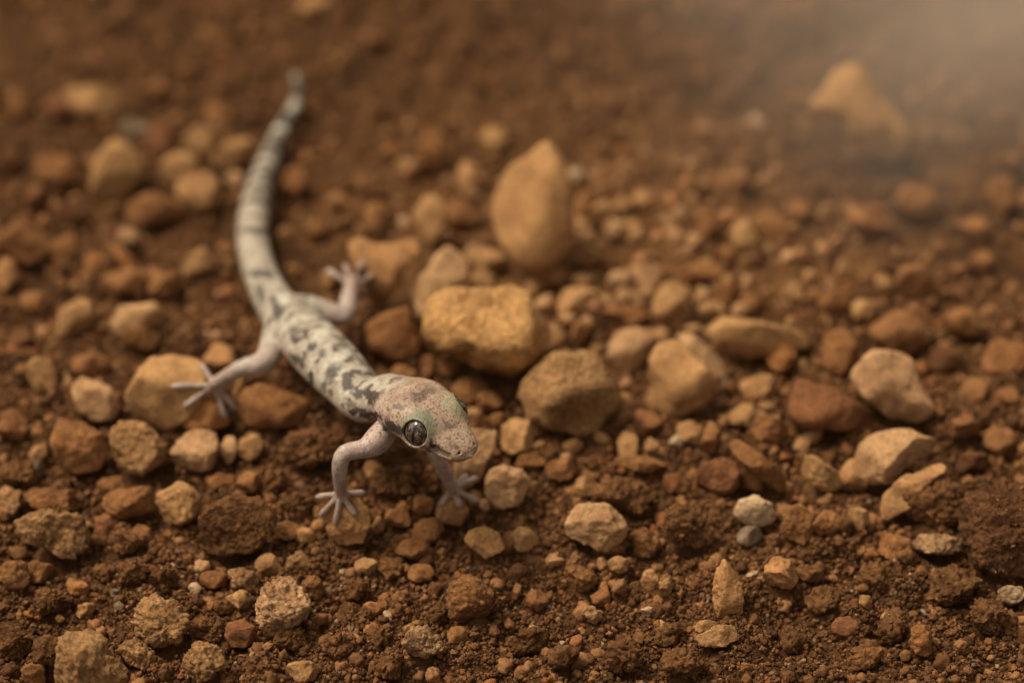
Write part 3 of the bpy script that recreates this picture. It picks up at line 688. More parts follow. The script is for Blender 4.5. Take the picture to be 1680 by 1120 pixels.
k &= ~inview | (rng.uniform(0, 1, len(x)) < np.interp(y, [-45, -10, 25, 55], [.45, .8, .6, .22]))
x, y, inview = x[k], y[k], inview[k]
r = np.where(inview, 0.75 + 0.7 * rng.beta(1.1, 3.0, len(x)), 1.0 + 1.8 * rng.beta(1.1, 3.0, len(x)))
scatter("gravel", np.stack([x, y, soil_height(x, y) + r * rng.uniform(0, .6, len(x))], 1), r, pebV, "loose brown gravel lying around and beyond the bigger stones", "v")
# dry tan pebbles lie thickly in the middle, round the big ochre stone
x, y = cluster_points(2600, -20, 45, -25, 45, 4.0, .3); k = not_in_stone(x, y, 1.0); x, y = x[k], y[k]
xx, yy, _t = project(np.stack([x, y, 0 * x], 1))
k = rng.uniform(0, 1, len(x)) < 0.62 * np.exp(-((xx - 1010) / 260) ** 2 - ((yy - 500) / 150) ** 2); x, y = x[k], y[k]
r = 0.7 + 0.95 * rng.beta(1.1, 2.6, len(x))
bigtan = crumb_variants(14, 3, 700, 0.3, M_TANGRAIN)
scatter("tan_gravel", np.stack([x, y, soil_height(x, y) + r * rng.uniform(.1, .7, len(x))], 1), r, bigtan, "dry tan gravel heaped thickly round the pitted ochre stone", "t")
# grains stuck to the clods and rough stones
def grains(sel, per_mm2, rlo, rhi, variants, label, seed):
    rs = np.random.default_rng(seed); PT, RD = [], []
    for s_ in sel:
        W, Fa = s_['W'], s_['F']
        a, b, c = W[Fa[:, 0]], W[Fa[:, 1]], W[Fa[:, 2]]
        nn = np.cross(b - a, c - a); ar = np.linalg.norm(nn, axis=1) / 2
        n = int(ar.sum() * per_mm2 * (0.6 + 0.5 * s_['rough']))
        if n < 1: continue
        f = rs.choice(len(Fa), n, p=ar / ar.sum()); u, v = rs.uniform(0, 1, (2, n)); m = u + v > 1; u[m] = 1 - u[m]; v[m] = 1 - v[m]
        q = a[f] + (b - a)[f] * u[:, None] + (c - a)[f] * v[:, None]
        cl = fbm(q / 1.8 + seed, 2, 95) + rs.uniform(-.35, .35, n); q = q[cl > -.05]
        PT.append(q + s_['c']); RD.append(rlo + (rhi - rlo) * rs.beta(1, 3.5, len(q)))
    scatter("stone_grains", np.concatenate(PT), np.concatenate(RD), variants, label, "s")
near = [s_ for s_ in STONES if s_['py'] > 640]
grains([s_ for s_ in near if s_['rough'] >= .8 and s_['tone'] in ('clod', 'dark', 'brown', 'rust', 'grey')], 1.3, .08, .36, fineV, "brown grains crusting the soil clods", 1)
grains([s_ for s_ in near if s_['rough'] >= .8 and s_['tone'] in ('tan', 'pale', 'ochre', 'white', 'orange')], 0.9, .06, .28, tanV, "tan grains crusting the rough stones", 2)
# ------------------------------------------------------------------ gecko
# what the feet stand on: soil and stones round the animal
bv, bf, nb = [], [], 0
for s in STONES:
    if 240 < s['px'] < 860 and 380 < s['py'] < 930:
        bv.append(s['W'] + s['c']); bf.append(s['F'] + nb); nb += len(s['W'])
BVV = np.concatenate(bv); BVF = np.concatenate(bf)
BVH = BVHTree.FromPolygons([tuple(v) for v in BVV], [tuple(f) for f in BVF.tolist()])
def touch(px, py):
    """where the line of sight through a pixel meets stone or soil"""
    d = ray(px, py); dn = d / np.linalg.norm(d)
    h = BVH.ray_cast(Vector(CAMP), Vector(dn))
    best = np.array(h[0]) if h[0] is not None else None
    p = at_z(px, py, 0.5)
    for _ in range(8):
        p = at_z(px, py, float(soil_height(np.array([p[0]]), np.array([p[1]]))[0]))
    if best is None or np.dot(p - CAMP, FWD) < np.dot(best - CAMP, FWD): best = p
    return best

def at_t(px, py, t):
    return CAMP + ray(px, py) * t

HF = np.array([.670, -.742, -.085]); HF /= np.linalg.norm(HF)      # the way the head points
HL = np.cross([0, 0, 1.0], HF); HL /= np.linalg.norm(HL)          # its left
HU = np.cross(HF, HL)
EYE_R = at_t(684, 711, FOCUS - 0.3)                                # middle of the visible right eye
HO = EYE_R - HF * 6.55 + HL * 3.25 - HU * 0.35                    # back of the skull, eye height

def hw(x, l, u): return HO + HF * x + HL * l + HU * u

# spine: position, half width, half height
SP = []
for (x, u, w, h) in ((2.0, -1.0, 3.0, 1.9), (-.6, -1.6, 2.9, 1.9), (-2.4, -2.2, 2.9, 2.05)):
    SP.append((hw(x, 0, u), w, h))
for (px, py, z, w, h) in [(601, 659, 10.0, 2.95, 2.35), (571, 627, 9.4, 3.5, 2.85), (540, 594, 8.8, 3.85, 3.1), (508, 560, 7.8, 3.75, 3.0), (478, 529, 6.9, 3.3, 2.7),
                          (455, 502, 6.0, 2.75, 2.35), (436, 468, 5.0, 2.4, 2.15), (421, 428, 4.3, 2.25, 2.1), (414, 388, 3.9, 2.15, 2.05), (417, 348, 3.6, 2.1, 2.0),
                          (426, 306, 3.2, 1.85, 1.8), (438, 268, 3.0, 1.55, 1.5), (454, 230, 2.8, 1.22, 1.2), (470, 199, 2.8, .98, .96), (484, 172, 3.0, .76, .75),
                          (489, 148, 3.2, .58, .57), (484, 122, 3.3, .38, .38)]:
    SP.append((at_z(px, py, z), w, h))
def catmull(A, n):
    A = np.asarray(A, float); out = []
    E = np.concatenate([[2 * A[0] - A[1]], A, [2 * A[-1] - A[-2]]])
    for i in range(len(A) - 1):
        p0, p1, p2, p3 = E[i], E[i + 1], E[i + 2], E[i + 3]
        for t in np.linspace(0, 1, n, endpoint=False):
            out.append(0.5 * (2 * p1 + (p2 - p0) * t + (2 * p0 - 5 * p1 + 4 * p2 - p3) * t * t + (3 * p1 - p0 - 3 * p2 + p3) * t ** 3))
    out.append(A[-1]); return np.array(out)
SPA = catmull(np.array([[*p, w, h] for p, w, h in SP]), 4)
slim = np.interp(np.arange(len(SPA)), [4, 14, 80], [1.0, .91, .88])
SPP, SPW, SPH = SPA[:, :3], SPA[:, 3] * slim, SPA[:, 4] * slim

# limbs -----------------------------------------------------------
def tdepth(px, py): return float(np.dot(touch(px, py) - CAMP, FWD))
def foot(palm_px, hold_px, tips_px):
    """the palm lies on the thing seen at hold_px; every toe is draped over what is under it"""
    dp = tdepth(*hold_px) - .45
    palm = at_t(*palm_px, dp)
    toes = []
    for t in tips_px:
        ch = [(palm, .38)]; prev = dp
        for f, r, off in ((.4, .27, .40), (.78, .33, .33), (1.0, .22, .22)):
            x, y = palm_px[0] + (t[0] - palm_px[0]) * f, palm_px[1] + (t[1] - palm_px[1]) * f
            d = tdepth(x, y) - off
            d = min(max(d, prev - 1.1), prev + .55); prev = d
            ch.append((at_t(x, y, d), r))
        toes.append(ch)
    return palm, toes
FEET = {
 'rf': foot((559, 809), (563, 820), [(520, 815), (525, 846), (550, 860), (582, 843), (598, 808)]),
 'lf': foot((742, 802), (742, 822), [(724, 827), (755, 830), (785, 821), (782, 783), (765, 779)]),
 'rh': foot((352, 632), (326, 640), [(331, 598), (283, 633), (301, 667), (370, 685), (386, 670)]),
 'lh': foot((578, 468), (604, 455), [(537, 443), (566, 434), (595, 430), (611, 452), (600, 486)]),
}
LIMB = {
 'rf': [(at_z(634, 706, 9.8), 1.15), (at_z(606, 733, 9.4), .95), (at_z(566, 743, 9.0), .82), (at_z(557, 770, 7.0), .74), (None, .55)],
 'lf': [(at_z(668, 668, 9.6), 1.2), (at_z(702, 700, 8.4), 1.05), (at_z(716, 745, 7.0), .9), (None, .62)],
 'rh': [(at_z(476, 532, 6.4), 1.7), (at_z(452, 560, 6.3), 1.5), (at_z(433, 594, 6.2), 1.2), (at_z(398, 604, 5.6), .92), (None, .62)],
 'lh': [(at_z(480, 512, 6.2), 1.65), (at_z(524, 512, 6.0), 1.4), (at_z(563, 518, 5.8), 1.12), (at_z(572, 494, 5.4), .95), (None, .72)],
}
VOX = 0.12
allp = [SPP] + [np.array([p for ch in t for p, _r in ch]) for _, t in FEET.values()] + [np.array([hw(12.5, 0, 0), hw(6, 5, 2.6), hw(6, -5, -3)])]
BB0 = np.concatenate(allp).min(0) - 4.2; BB1 = np.concatenate(allp).max(0) + 4.2
DIM = np.ceil((BB1 - BB0) / VOX).astype(int)
FIELD = np.full(DIM, 6.0, dtype=np.float32)

def region(lo, hi):
    i0 = np.clip(np.floor((lo - BB0) / VOX).astype(int), 0, DIM - 1); i1 = np.clip(np.ceil((hi - BB0) / VOX).astype(int) + 1, 1, DIM)
    ax = [BB0[k] + VOX * np.arange(i0[k], i1[k]) for k in range(3)]
    G = np.meshgrid(*ax, indexing='ij')
    return (slice(i0[0], i1[0]), slice(i0[1], i1[1]), slice(i0[2], i1[2])), [g.astype(np.float32) for g in G]

def smin(a, b, k):
    h = np.maximum(k - np.abs(a - b), 0) / k
    return np.minimum(a, b) - h * h * k * 0.25
def smax(a, b, k): return -smin(-a, -b, k)

def add_field(sl, d, k): FIELD[sl] = smin(FIELD[sl], d, k)

def seg_dist(G, a, b, ra, rb, flat=None):
    ab = b - a; L2 = float(ab @ ab)
    q = [G[i] - np.float32(a[i]) for i in range(3)]
    h = np.clip((q[0] * ab[0] + q[1] * ab[1] + q[2] * ab[2]) / L2, 0, 1)
    v = [q[i] - h * np.float32(ab[i]) for i in range(3)]
    r = ra + (rb - ra) * h
    if flat is None:
        return np.sqrt(v[0] ** 2 + v[1] ** 2 + v[2] ** 2) - r
    ha, hb = flat
    t = ab / math.sqrt(L2); side = np.cross(t, [0, 0, 1.0]); side /= np.linalg.norm(side); up = np.cross(side, t)
    s = v[0] * side[0] + v[1] * side[1] + v[2] * side[2]
    u = v[0] * up[0] + v[1] * up[1] + v[2] * up[2]
    w = v[0] * t[0] + v[1] * t[1] + v[2] * t[2]
    hh = ha + (hb - ha) * h
    e = np.sqrt((s / r) ** 2 + (u / hh) ** 2 + (w / np.minimum(r, hh)) ** 2)
    return (e - 1) * np.minimum(r, hh)

# trunk and tail
for i in range(len(SPP) - 1):
    a, b = SPP[i], SPP[i + 1]; R = max(SPW[i], SPW[i + 1], SPH[i]) + 1.6
    sl, G = region(np.minimum(a, b) - R, np.maximum(a, b) + R)
    add_field(sl, seg_dist(G, a, b, SPW[i], SPW[i + 1], (SPH[i], SPH[i + 1])), 0.25)

# head: cross sections from the nape to the snout
HX = [-2.4, -1.2, 0.2, 2.0, 4.0, 6.2, 8.0, 9.5, 10.8, 11.5, 11.85, 12.0]
HWD = [1.9, 2.9, 3.8, 4.3, 4.2, 3.6, 3.05, 2.6, 2.1, 1.6, 1.0, 0.05]
HTP = [-.6, 0.3, 1.3, 1.95, 2.1, 1.75, 1.2, 0.72, 0.25, -.12, -.5, -1.0]
HBT = [-2.4, -2.75, -2.95, -3.0, -2.85, -2.65, -2.45, -2.3, -2.1, -1.9, -1.6, -1.05]
sl, G = region(np.minimum(hw(-4, -6, -4), hw(14, 6, 4)) - 6, np.maximum(hw(-4, -6, -4), hw(14, 6, 4)) + 6)
Q = [G[i] - np.float32(HO[i]) for i in range(3)]
lx = (Q[0] * HF[0] + Q[1] * HF[1] + Q[2] * HF[2]); ll = (Q[0] * HL[0] + Q[1] * HL[1] + Q[2] * HL[2]); lu = (Q[0] * HU[0] + Q[1] * HU[1] + Q[2] * HU[2])
xs = np.linspace(-2.4, 12.4, 200)
def smooth_interp(X, Yv):
    y = np.interp(xs, X, Yv); k = np.ones(9) / 9
    yp = np.concatenate([np.full(4, y[0]), y, np.full(4, y[-1])]); return np.convolve(yp, k, 'valid')
wv, tv, bvv = smooth_interp(HX, HWD), smooth_interp(HX, HTP), smooth_interp(HX, HBT)
W_ = np.interp(lx, xs, wv); T_ = np.interp(lx, xs, tv); B_ = np.interp(lx, xs, bvv)
mz = (B_ * 0.55 + T_ * 0.45); hh = np.where(lu > mz, T_ - mz, mz - B_)
e = (np.abs(ll / W_) ** 2.25 + np.abs((lu - mz) / hh) ** 2.25) ** (1 / 2.25)
over = np.maximum(0, lx - 12.4) + np.maximum(0, -2.4 - lx)
dh = (e - 1) * np.minimum(W_, hh) + over * 1.2
EA = {}
for sgn in (-1, 1):
    ax = HF * .26 + HL * (.87 * sgn) + HU * .42; ax /= np.linalg.norm(ax)
    ec = hw(6.15, 2.38 * sgn, -.05); EA[sgn] = (ec, ax)
    q = [G[i] - np.float32(ec[i]) for i in range(3)]
    rr = np.sqrt(q[0] ** 2 + q[1] ** 2 + q[2] ** 2)
    dh = smin(dh, rr - 1.98, 0.9)                                   # lids and brow
    # hollow between brow and midline is left; ridge to the nostril
    c1 = hw(8.6, 2.55 * sgn, -.75); c2 = hw(10.4, 1.95 * sgn, -.85)
    dh = smax(dh, -(seg_dist(G, c1, c2, .34, .2)), 0.5)
for sgn in (-1, 1):
    ec, ax = EA[sgn]
    q = [G[i] - np.float32(ec[i]) for i in range(3)]
    al = q[0] * ax[0] + q[1] * ax[1] + q[2] * ax[2]
    rad = np.sqrt(np.maximum(0, q[0] ** 2 + q[1] ** 2 + q[2] ** 2 - al ** 2))
    cut = np.maximum(rad - 1.48, 0.3 - al)
    dh = smax(dh, -cut, 0.22)
    rim = np.sqrt((rad - 1.57) ** 2 + (al - .95) ** 2) - 0.13
    dh = smin(dh, rim, 0.16)
    nc = hw(11.2, 1.05 * sgn, -.45)
    dh = smax(dh, -(np.sqrt(sum((G[i] - np.float32(nc[i])) ** 2 for i in range(3))) - 0.2), 0.12)
    e1 = hw(.3, 3.95 * sgn, -1.2)
    dh = smax(dh, -(np.sqrt(sum((G[i] - np.float32(e1[i])) ** 2 for i in range(3))) - 0.38), 0.3)
mouth = -1.55 - 0.12 * np.clip(9 - lx, 0, 5) + 0.35 * np.clip(4.2 - lx, 0, 2)
dh = dh + 0.11 * np.exp(-((lu - mouth) / 0.11) ** 2) * np.clip((lx - 3.2) / .6, 0, 1)
add_field(sl, dh, 0.9)

# legs and toes
LEGP = []
for key, chain in LIMB.items():
    palm, toes = FEET[key]
    pts = [(p if p is not None else palm + np.array([0, 0, .3]), r) for p, r in chain]
    A = catmull(np.array([[*p, r] for p, r in pts]), 5)
    for i in range(len(A) - 1):
        a, b = A[i, :3], A[i + 1, :3]; R = 3.4
        sl, G = region(np.minimum(a, b) - R, np.maximum(a, b) + R)
        add_field(sl, seg_dist(G, a, b, A[i, 3], A[i + 1, 3]), 1.1 if i < 5 else 0.45)
    LEGP.append(A[:, :3])
    wr = pts[-1][0]
    sl, G = region(palm - 3, palm + 3)
    knuck = np.mean([ch[1][0] for ch in toes], 0)
    add_field(sl, seg_dist(G, wr, palm * .5 + knuck * .5, .6, .58), 0.4)
    for ch in toes:
        C = catmull(np.array([[*p, r] for p, r in ch]), 4)
        for i in range(len(C) - 1):
            a, b = C[i, :3], C[i + 1, :3]
            sl, G = region(np.minimum(a, b) - 1.4, np.maximum(a, b) + 1.4)
            add_field(sl, seg_dist(G, a, b, C[i, 3], C[i + 1, 3]), 0.2)
        LEGP.append(C[:, :3])

def surface_nets(S):
    neg = S < 0
    cnt = np.zeros(np.array(S.shape) - 1, np.int8)
    for dx in (0, 1):
        for dy in (0, 1):
            for dz in (0, 1):
                cnt += neg[dx:S.shape[0] - 1 + dx, dy:S.shape[1] - 1 + dy, dz:S.shape[2] - 1 + dz]
    act = (cnt > 0) & (cnt < 8)
    idx = np.argwhere(act); vid = np.full(cnt.shape, -1, np.int64); vid[act] = np.arange(len(idx))
    acc = np.zeros((len(idx), 3)); num = np.zeros(len(idx))
    i, j, k = idx.T
    corners = [(a, b, c) for a in (0, 1) for b in (0, 1) for c in (0, 1)]
    for c0 in corners:
        for axn in range(3):
            if c0[axn]: continue
            c1 = list(c0); c1[axn] = 1
            v0 = S[i + c0[0], j + c0[1], k + c0[2]]; v1 = S[i + c1[0], j + c1[1], k + c1[2]]
            cr = (v0 < 0) != (v1 < 0)
            t = np.where(cr, v0 / np.where(cr, v0 - v1, 1), 0)
            p = np.array(c0, float)[None, :].repeat(len(idx), 0); p[:, axn] += t
            acc += p * cr[:, None]; num += cr
    V = idx + acc / num[:, None]
    Fs = []
    for axn in range(3):
        o1, o2 = [a for a in range(3) if a != axn]
        s0 = [slice(None)] * 3; s1 = [slice(None)] * 3; s0[axn] = slice(0, -1); s1[axn] = slice(1, None)
        ch = neg[tuple(s0)] != neg[tuple(s1)]
        e = np.argwhere(ch)
        e = e[(e[:, o1] > 0) & (e[:, o2] > 0) & (e[:, o1] < S.shape[o1] - 1) & (e[:, o2] < S.shape[o2] - 1)]
        inside = neg[tuple(e.T)]
        def vv(d1, d2):
            q = e.copy(); q[:, o1] -= d1; q[:, o2] -= d2; return vid[tuple(q.T)]
        f = np.stack([vv(1, 1), vv(0, 1), vv(0, 0), vv(1, 0)], 1)
        flip = inside if axn != 1 else ~inside
        f = np.where(flip[:, None], f, f[:, ::-1])
        Fs.append(f)
    return V, np.concatenate(Fs)

V, F = surface_nets(FIELD)
V = BB0 + V * VOX
E = np.concatenate([F[:, [0, 1]], F[:, [1, 2]], F[:, [2, 3]], F[:, [3, 0]]])
def relax(V, it, lam):
    for _ in range(it):
        acc = np.zeros_like(V); n = np.zeros(len(V))
        for c in range(3):
            acc[:, c] = np.bincount(E[:, 0], V[E[:, 1], c], len(V)) + np.bincount(E[:, 1], V[E[:, 0], c], len(V))
        n = np.bincount(E[:, 0], minlength=len(V)) + np.bincount(E[:, 1], minlength=len(V))
        V = V + lam * (acc / n[:, None] - V)
    return V
V = relax(V, 2, 0.5)
# keep only the one connected animal
fn = np.cross(V[F[:, 2]] - V[F[:, 0]], V[F[:, 3]] - V[F[:, 1]])
NV = np.zeros_like(V)
for c in range(4): np.add.at(NV, F[:, c], fn)
NV /= np.maximum(np.linalg.norm(NV, axis=1), 1e-9)[:, None]

# skin folds: fine wrinkles over the trunk, softer on the head
fold = fbm(V / np.array([.55, .55, .8]), 2, 170)
V = V + NV * (0.042 * fold * sstep(2.5, -1.5, (V - HO) @ HF))[:, None]
# ---- skin colours, one per vertex
Qv = V - HO; hx, hl, hu = Qv @ HF, Qv @ HL, Qv @ HU
sd = np.full(len(V), 99.0); si = np.zeros(len(V), int)
for i in range(len(SPP)):
    d = np.linalg.norm(V - SPP[i], axis=1) / max(SPW[i], .5)
    m = d < sd; sd[m] = d[m]; si[m] = i
ld = np.full(len(V), 99.0)
for A in LEGP:
    for p in A: ld = np.minimum(ld, np.linalg.norm(V - p, axis=1))
limb = sstep(1.25, 1.75, sd) * sstep(2.2, 1.2, ld)
limb = np.where(hx > 0.5, np.where(hu < -3.2, 1.0, 0.0), limb)
head = sstep(-3.2, 1.4, hx + .7 * fbm(V / 1.2 + 9, 2, 133)) * (1 - limb) * (np.abs(hl) < 6) * (hu > -4)
dors = (V[:, 2] - SPP[si][:, 2]) / SPH[si]
def C(*c): return np.array(c)[None, :]
n1 = fbm(V / 2.2, 3, 120); n2 = fbm(V / 0.7, 3, 130); n3 = fbm(V / 0.32, 2, 140)
lerp = lambda a, b, t: a * (1 - t[:, None]) + b * t[:, None]
col = lerp(C(.325, .268, .205), C(.42, .375, .295), sstep(-.4, .6, n1))
col = lerp(col, C(.38, .30, .25), sstep(.25, -.45, dors))                       # paler, pinker flank and belly
tail = sstep(30, 44, si.astype(float))
col = lerp(col, C(.36, .30, .225), tail * 0.7)
# faint clouding, then thin broken crossbars over the back
cloud = sstep(.05, .55, fbm(V / 1.9 + 31, 3, 150)) * sstep(-.1, .45, dors)
col = lerp(col, C(.23, .19, .14), cloud * 0.5 * (1 - tail * .6))
arc = np.concatenate([[0], np.cumsum(np.linalg.norm(np.diff(SPP, axis=0), axis=1))])
tang = np.gradient(SPP, axis=0); tang /= np.linalg.norm(tang, axis=1)[:, None]
al_ = arc[si] + np.sum((V - SPP[si]) * tang[si], 1)
side = np.cross(tang, [0, 0, 1.0]); side /= np.linalg.norm(side, axis=1)[:, None]
lat = np.sum((V - SPP[si]) * side[si], 1) / SPW[si]
ph = al_ + 0.55 * np.abs(lat) + 0.9 * fbm(V / 2.6 + 5, 2, 157) + .35 * n2
bar = sstep(.45, .8, np.sin(2 * np.pi * ph / 2.6)) * sstep(-.1, .2, fbm(V / 1.3 + 60, 2, 158) + .08)
bar2 = sstep(.86, .97, np.sin(2 * np.pi * ph / 1.02 + 1.0)) * sstep(.0, .3, fbm(V / 1.1 + 20, 2, 159))
onback = sstep(-.15, .35, dors)
col = lerp(col, C(.062, .044, .032), np.clip(bar * 1.0 + bar2 * .5, 0, .92) * onback * (1 - tail * .8))
edge = sstep(.55, .8, np.sin(2 * np.pi * ph / 2.6 - 1.3)) * onback * (1 - tail * .6)
col = lerp(col, C(.46, .43, .34), edge * .45)
fl = sstep(.25, .6, n2) * sstep(-.2, .4, dors)
col = lerp(col, C(.20, .16, .125), fl * 0.3)
# tail rings
tb = sstep(np.interp(al_, [arc[44], arc[-1]], [.55, -.35]), np.interp(al_, [arc[44], arc[-1]], [.85, .1]), np.sin(2 * np.pi * al_ / np.interp(al_, [arc[40], arc[-1]], [5.2, 3.6]) + .8 * n1 + 2.2)) * sstep(-.6, .0, dors + .4 * n2) * sstep(arc[40], arc[50], al_)
col = lerp(col, C(.045, .036, .027), tb * .95)
# limbs
lc = lerp(C(.345, .255, .215), C(.43, .345, .295), sstep(-.4, .5, n1 + .5 * n2))
lc = lerp(lc, C(.25, .19, .16), sstep(.3, .8, n2) * .4)
fd = np.full(len(V), 99.0)
for palm_, _t in FEET.values(): fd = np.minimum(fd, np.linalg.norm(V - palm_, axis=1))
lc = lerp(lc, C(.30, .205, .155), sstep(4.0, 1.0, fd + 1.2 * n1) * .7)          # dusty soil on the feet
lc = lerp(lc, C(.17, .125, .10), sstep(.15, .5, fbm(V / .9 + 13, 2, 171)) * .35)
col = lerp(col, lc, limb)
# head
hc = lerp(C(.28, .19, .125), C(.37, .265, .185), sstep(-.5, .5, n1))
hc = lerp(hc, C(.42, .30, .25), sstep(1.2, -1.0, hu) * sstep(9.5, 6, hx) * .9)          # pinkish cheek
hc = lerp(hc, C(.37, .255, .175), sstep(6.5, 9, hx) * sstep(-1.6, -.6, hu) * .55)
brownp = sstep(.12, .55, fbm(V / 1.5 + 7, 3, 160)) * sstep(-.8, .6, hu)
hc = lerp(hc, C(.21, .115, .085), brownp * .55)
sp = sstep(.34, .52, n3 + .3 * n2)
hc = lerp(hc, C(.09, .05, .036), sp * .85)
lip = np.exp(-((hu - (-1.6)) / .35) ** 2) * sstep(6, 9, hx)
hc = lerp(hc, C(.26, .105, .05), np.clip(lip * .75 * (1 + n2), 0, 1))
col = lerp(col, hc, head)
vx, vy, vt = project(V)
facing = (NV @ FWD) < 0.25
for sgn in (-1, 1):                                                             # green lids
    ec, ax = EA[sgn]; q = V - ec
    dist = np.linalg.norm(q, axis=1); al = q @ ax
    top = sstep(-.2, .6, (q @ HU) - .15 * np.abs(q @ HF)) * sstep(2.7, 1.95, dist + .18 * n2)
    g = lerp(C(.125, .16, .10), C(.25, .235, .115), sstep(-.3, .35, n2 + (.28 if sgn > 0 else -.22)))
    g = lerp(g, C(.06, .075, .04), sstep(.42, .75, n3) * .5)
    col = lerp(col, g, top * .8 * head)
    rimw = np.exp(-((np.sqrt(np.maximum(0, dist ** 2 - al ** 2)) - 1.57) / .13) ** 2) * (al > .5)
    col = lerp(col, C(.23, .20, .115), np.clip(rimw * (.6 + .5 * n2), 0, 1) * head)
    inner = sstep(1.50, 1.44, np.sqrt(np.maximum(0, dist ** 2 - al ** 2))) * (al > .1) * (dist < 2.1)
    col = lerp(col, C(.03, .022, .015), inner)
# dark blotches where the animal has them: x, y, half width, half height, angle, strength
SPOTS = [(511,569,7,5,20,.9),(484,588,10,4,35,.95),(491,596,7,3,30,.7),(511,620,4,9,-5,.95),(531,633,4,7,20,.6),(548,606,11,8,-50,.7),(546,622,5,10,20,.55),(569,628,5,11,10,.85),(574,636,6,5,0,.8),
 (589,645,8,6,-40,.95),(609,652,8,9,-30,1),(601,642,6,4,0,.7),(597,677,10,5,38,1),(581,673,4,5,0,.95),(574,662,5,3,20,.5),(615,681,9,4,15,1),(497,543,6,5,0,.7),(483,545,5,11,10,.6),(486,557,5,4,0,.7),(529,580,6,5,0,.6),
 (454,509,6,14,-5,.7),(448,492,5,6,0,.8),(427,480,4,12,-10,.75),(431,449,17,4,3,.9),(424,447,6,6,0,.8),(420,378,26,4,3,.85),(441,330,8,7,0,.5),(420,315,5,12,10,.5),(444,285,16,4,0,.8),(438,300,4,10,15,.6),
 (556,556,16,3,35,.45),(575,573,14,3,38,.45),(594,593,14,3,40,.5),(612,612,12,3,40,.45),(560,575,10,3,35,.4),
 (455,238,18,7,-8,.85),(463,222,12,5,0,.5),(475,195,13,8,0,.95),(490,145,12,13,0,.9),
 (637,698,8,6,30,1),(649,703,9,5,15,1),(658,707,5,4,10,1),(654,666,8,5,0,.6),(686,650,12,6,0,.5),(700,641,8,4,0,.4),(734,697,9,5,20,.55),(752,742,3,2,0,.5),(700,735,10,2.2,22,.5),(714,728,9,2.4,35,.85),(745,733,5,3,0,.5)]
wx = vx + 5.5 * n2 + 3.0 * n1; wy = vy + 5.5 * fbm(V / .7 + 40, 3, 131)
for (sx, sy, rx, ry, an, st) in SPOTS:
    ca, sa = math.cos(math.radians(an)), math.sin(math.radians(an))
    dx, dy = wx - sx, wy - sy
    q = np.sqrt(((dx * ca + dy * sa) / (rx * 1.2 + 1)) ** 2 + ((-dx * sa + dy * ca) / (ry * 1.25 + 1)) ** 2)
    wgt = sstep(1.28, .62, q + .16 * n3) * facing * (1 - limb) * st
    col = lerp(col, C(.042, .028, .022) if sy > 480 else C(.055, .046, .036), np.clip(wgt * (1.25 + .25 * n3), 0, .95))
# pale crossbars
for (sx, sy, rx, ry, an, st) in [(463,490,12,9,20,.9),(530,545,22,10,-50,.7),(560,585,22,8,-50,.7),(610,622,22,7,-45,.5),(487,174,14,7,0,.9),(458,210,14,6,0,.8),(447,262,16,6,0,.4),(483,128,8,6,0,.5)]:
    ca, sa = math.cos(math.radians(an)), math.sin(math.radians(an))
    dx, dy = wx - sx, wy - sy
    q = np.sqrt(((dx * ca + dy * sa) / rx) ** 2 + ((-dx * sa + dy * ca) / ry) ** 2)
    col = lerp(col, C(.53, .50, .40), sstep(1.3, .5, q) * facing * (1 - limb) * st * .8)
back = (~facing) & (dors > -.1) & (limb < .3) & (head < .3)
col = np.where((back & (n1 > .3))[:, None], C(.10, .075, .06), col)

def make_skin():
    m, nt, b = mat("gecko_skin")
    at = node(nt, "ShaderNodeVertexColor"); at.layer_name = "skin"
    tc = node(nt, "ShaderNodeTexCoord")
    vo = node(nt, "ShaderNodeTexVoronoi", Scale=3600.0)
    nz = node(nt, "ShaderNodeTexNoise", Scale=5200.0, Detail=3.0, Roughness=0.6)
    for n in (vo, nz): nt.links.new(tc.outputs["Object"], n.inputs["Vector"])
    g = ramp(nt, nz.outputs[0], [(0.33, grey(.5)), (0.44, grey(.97)), (0.7, grey(1.10))])
    nt.links.new(mixrgb(nt, 'MULTIPLY', 1.0, at.outputs[0], g), b.inputs["Base Color"])
    b.inputs["Roughness"].default_value = 0.52
    b.inputs["Specular IOR Level"].default_value = 0.4
    b.inputs["Subsurface Weight"].default_value = 0.12
    b.inputs["Subsurface Radius"].default_value = (1.0, 0.45, 0.3)
    b.inputs["Subsurface Scale"].default_value = 0.0006
    bp = node(nt, "ShaderNodeBump", Strength=0.55, Distance=0.00007); bp.invert = True
    nt.links.new(vo.outputs["Distance"], bp.inputs["Height"]); nt.links.new(bp.outputs[0], b.inputs["Normal"])
    return m

